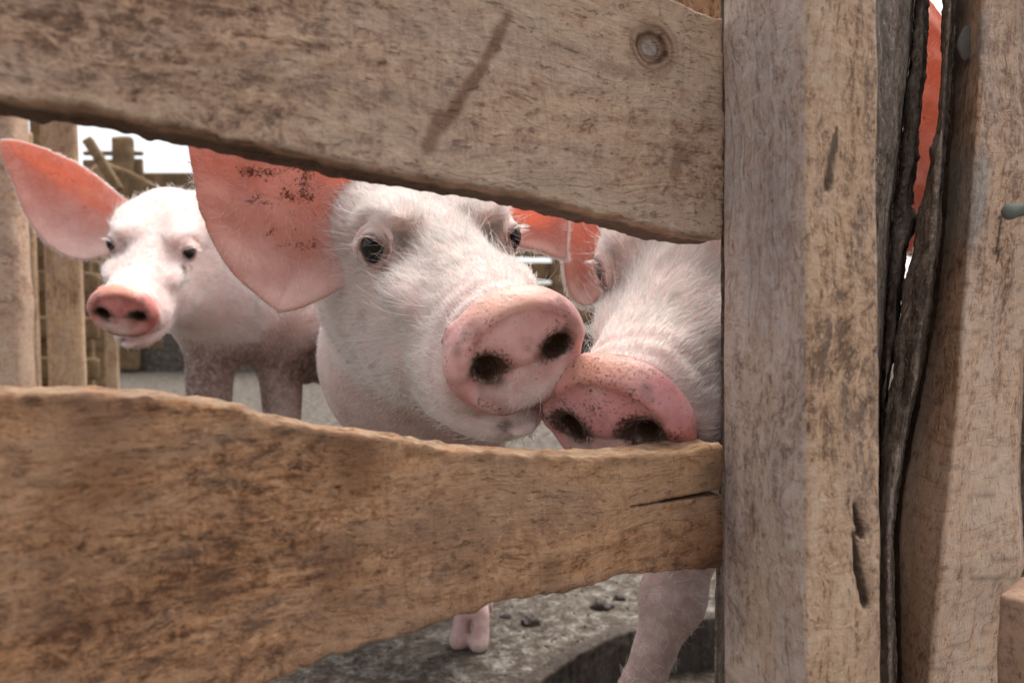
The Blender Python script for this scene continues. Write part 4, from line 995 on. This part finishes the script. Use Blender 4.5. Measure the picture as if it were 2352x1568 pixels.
pg1 = Pig(R1, (.006, -.010, .375), twist=.17, seed=0)
f1 = PG(1088, 1478)
body1 = body_from([pg1.h2w([[0, -2.9, -.2]])[0], (-.10, .80, .44), (-.14, 1.12, .44), (-.17, 1.38, .45)], [.070, .112, .145, .125],
    [((-.05, .86, .36), (-.055, .90, .20), (-.05, f1[1] + .02, .075), f1, (.048, .025, .019)),
     ((-.17, .92, .36), (-.19, 1.08, .20), (-.20, 1.11, .075), (-.20, 1.10, 0), (.048, .025, .019)),
     ((-.08, 1.42, .36), (-.07, 1.50, .22), (-.07, 1.46, .08), (-.07, 1.45, 0), (.065, .028, .02)),
     ((-.27, 1.42, .36), (-.28, 1.50, .22), (-.28, 1.46, .08), (-.28, 1.45, 0), (.065, .028, .02))],
    [lambda p: cone(p, (-.17, 1.50, .50), (-.16, 1.56, .42), .012, .006)])
def dirt1(q, disc, nos):
    x, y, z = q.T
    g = .42 * disc + .2 * disc * noise(q, 5, 65, 2); g = np.maximum(g, .8 * disc * np.exp(-((nos - .02) / .06) ** 2))
    g = np.maximum(g, disc * .9 * np.exp(-((x + .22) / .18) ** 2 - ((z + .24) / .12) ** 2))
    g = np.maximum(g, disc * .55 * np.exp(-((x - .22) / .12) ** 2 - ((z + .16) / .10) ** 2))
    g = np.maximum(g, disc * .8 * sstep(-.30, -.42, z))
    g = np.maximum(g, 1.0 * np.exp(-((y + .23) / .07) ** 2) * sstep(.05, -.15, x) * sstep(-.2, .05, z) * sstep(-.1, .3, noise(q, 13, 19, 2)))
    g = np.maximum(g, .5 * np.exp(-((x + .66) / .2) ** 2 - ((y + 1.42) / .14) ** 2 - ((z - .18) / .2) ** 2))
    g = np.maximum(g, .42 * np.exp(-((x + .75) / .3) ** 2 - ((y + 1.6) / .35) ** 2 - ((z + .1) / .35) ** 2))
    return g
ears1 = [dict(poly_px=[(455, 240), (462, 350), (468, 430), (482, 500), (512, 582), (553, 645), (595, 688), (632, 722), (632, 722), (640, 722), (695, 704), (750, 676), (800, 640), (850, 560), (860, 450), (810, 330), (720, 220), (560, 150), (460, 170)],
              z0=.495, cup=.020, tx=.34, ty=-.05, th=.0024, h=.0014, cupL=.035, seed=3, dirt=eardirt([(640, 455, 150, 38), (690, 480, 60, 30), (640, 535, 75, 26), (680, 560, 90, 24), (600, 400, 130, 25), (700, 420, 60, 60)], .485, amt=.95)),
         dict(poly_px=[(1120, 420), (1200, 460), (1310, 480), (1309, 520), (1302, 560), (1308, 600), (1270, 592), (1235, 580), (1190, 570), (1130, 540)], z0=.565, cup=.012, tx=.1, th=.003, h=.0016, cupL=.02, seed=5)]
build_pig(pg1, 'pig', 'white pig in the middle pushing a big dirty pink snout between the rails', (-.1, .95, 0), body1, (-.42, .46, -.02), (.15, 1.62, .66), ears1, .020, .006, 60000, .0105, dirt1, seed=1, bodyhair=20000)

pg2 = Pig(R2, (.049 * 1.13, -.046 * 1.13, .347 * 1.13), k=1.13, seed=2, eye=(.66, -1.62, .34), eyeout=.075)
f2 = PG(1395, 1830, -.065); f2b = (.36, .80, 0)
body2 = body_from([pg2.h2w([[0, -2.6, -.1]])[0], (.27, .72, .42), (.44, .92, .42), (.62, 1.10, .41)], [.095, .135, .15, .135],
    [(P(1600, 1180, .66), P(1545, 1372, .62), P(1465, 1600, .62), f2, (.038, .0215, .0185)),
     ((.37, .74, .36), (.38, .78, .20), (.37, .79, .08), f2b, (.052, .026, .021)),
     ((.53, 1.18, .34), (.53, 1.26, .22), (.53, 1.22, .08), (.53, 1.21, 0), (.065, .028, .02)),
     ((.70, 1.05, .34), (.73, 1.12, .22), (.73, 1.08, .08), (.73, 1.07, 0), (.065, .028, .02))],
    [lambda p: cone(p, (.72, 1.20, .47), (.73, 1.23, .39), .012, .006)])
def dirt2(q, disc, nos):
    x, y, z = q.T
    g = disc * 1.0 * np.exp(-((nos - .02) / .07) ** 2)
    g = np.maximum(g, .8 * disc * np.exp(-((x + .42) / .09) ** 2 - ((z - .12) / .2) ** 2))
    g = np.maximum(g, .75 * disc * np.exp(-((x - .40) / .12) ** 2 - ((z - .02) / .14) ** 2))
    g = np.maximum(g, .8 * disc * sstep(-.02, -.3, z))
    g = np.maximum(g, .44 * disc + .25 * disc * noise(q, 6, 66, 2))
    return g
ears2 = [dict(poly_px=[(1290, 420), (1294, 520), (1290, 580), (1293, 640), (1308, 688), (1338, 708), (1368, 700), (1395, 660), (1420, 580), (1430, 480), (1400, 400)], z0=.590, cup=.012, tx=.25, th=.003, h=.0016, cupL=.02, seed=6),
         dict(poly_px=[(1790, 380), (1810, 250), (1890, 110), (2010, 20), (2130, -8), (2150, 8), (2190, 70), (2215, 200), (2205, 350), (2170, 470), (2125, 560), (2050, 600), (1950, 600), (1860, 560)], z0=.535, cup=-.012, th=.0024, h=.0016, cupL=.03, seed=7, dirt=eardirt([(2120, 260, 60, 30), (2100, 400, 40, 30)], .535, amt=.6))]
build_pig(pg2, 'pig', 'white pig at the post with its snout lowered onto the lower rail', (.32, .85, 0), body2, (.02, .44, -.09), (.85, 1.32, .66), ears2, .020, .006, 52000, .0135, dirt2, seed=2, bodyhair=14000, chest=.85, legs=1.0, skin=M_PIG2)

pg3 = Pig(R3, (-.504, .033, .88), seed=4)
S3, M3, U3 = P(545, 655, 1.20), P(705, 700, 1.36), P(900, 690, 1.62)
body3 = body_from([pg3.h2w([[0, -2.9, -.2]])[0], S3, M3, U3], [.078, .122, .138, .13],
    [(S3 + (-.03, -.04, -.07), (-.515, 1.14, .20), (-.51, 1.13, .075), (-.51, 1.12, 0), (.045, .026, .02)),
     (S3 + (.06, .03, -.07), (-.415, 1.23, .20), (-.415, 1.22, .075), (-.415, 1.21, 0), (.045, .026, .02)),
     (U3 + (-.06, -.05, -.08), U3 * (1, 1, 0) + (-.06, 0, .22), U3 * (1, 1, 0) + (-.06, -.03, .08), U3 * (1, 1, 0) + (-.06, -.04, 0), (.065, .028, .02)),
     (U3 + (.03, .05, -.08), U3 * (1, 1, 0) + (.05, .1, .22), U3 * (1, 1, 0) + (.05, .08, .08), U3 * (1, 1, 0) + (.05, .07, 0), (.065, .028, .02))],
    [lambda p: cone(p, P(700, 860, 1.33), P(702, 872, 1.33), .006, .004), lambda p: cone(p, P(740, 862, 1.36), P(742, 874, 1.36), .006, .004), lambda p: cone(p, U3 + (.08, .1, .09), U3 + (.12, .12, .0), .012, .006)])
def dirt3(q, disc, nos):
    x, y, z = q.T
    g = disc * .45; g = np.maximum(g, disc * .6 * np.exp(-((nos - .02) / .07) ** 2))
    g = np.maximum(g, disc * .7 * sstep(-.18, -.38, z))
    g = np.maximum(g, .5 * np.exp(-((x - .62) / .18) ** 2 - ((y + 1.45) / .25) ** 2 - ((z - .2) / .22) ** 2))
    return g
ears3 = [dict(poly_px=[(6, 322), (60, 326), (120, 345), (175, 370), (225, 405), (262, 440), (300, 465), (310, 520), (285, 580), (225, 592), (182, 600), (140, 588), (95, 550), (62, 495), (38, 430), (14, 372)],
              z0=1.02, glow=.85, cup=.035, tx=.1, th=.0036, h=.0024, cupL=.05, seed=8, dirt=eardirt([(125, 400, 25, 14), (150, 420, 60, 16), (190, 480, 22, 20), (160, 500, 30, 10)], 1.02, amt=.8)),
         dict(poly_px=[(440, 500), (470, 440), (540, 400), (640, 380), (690, 420), (680, 500), (600, 570), (520, 590), (460, 570)], z0=1.09, cup=.03, tx=-.1, th=.0036, h=.0026, cupL=.05, seed=9)]
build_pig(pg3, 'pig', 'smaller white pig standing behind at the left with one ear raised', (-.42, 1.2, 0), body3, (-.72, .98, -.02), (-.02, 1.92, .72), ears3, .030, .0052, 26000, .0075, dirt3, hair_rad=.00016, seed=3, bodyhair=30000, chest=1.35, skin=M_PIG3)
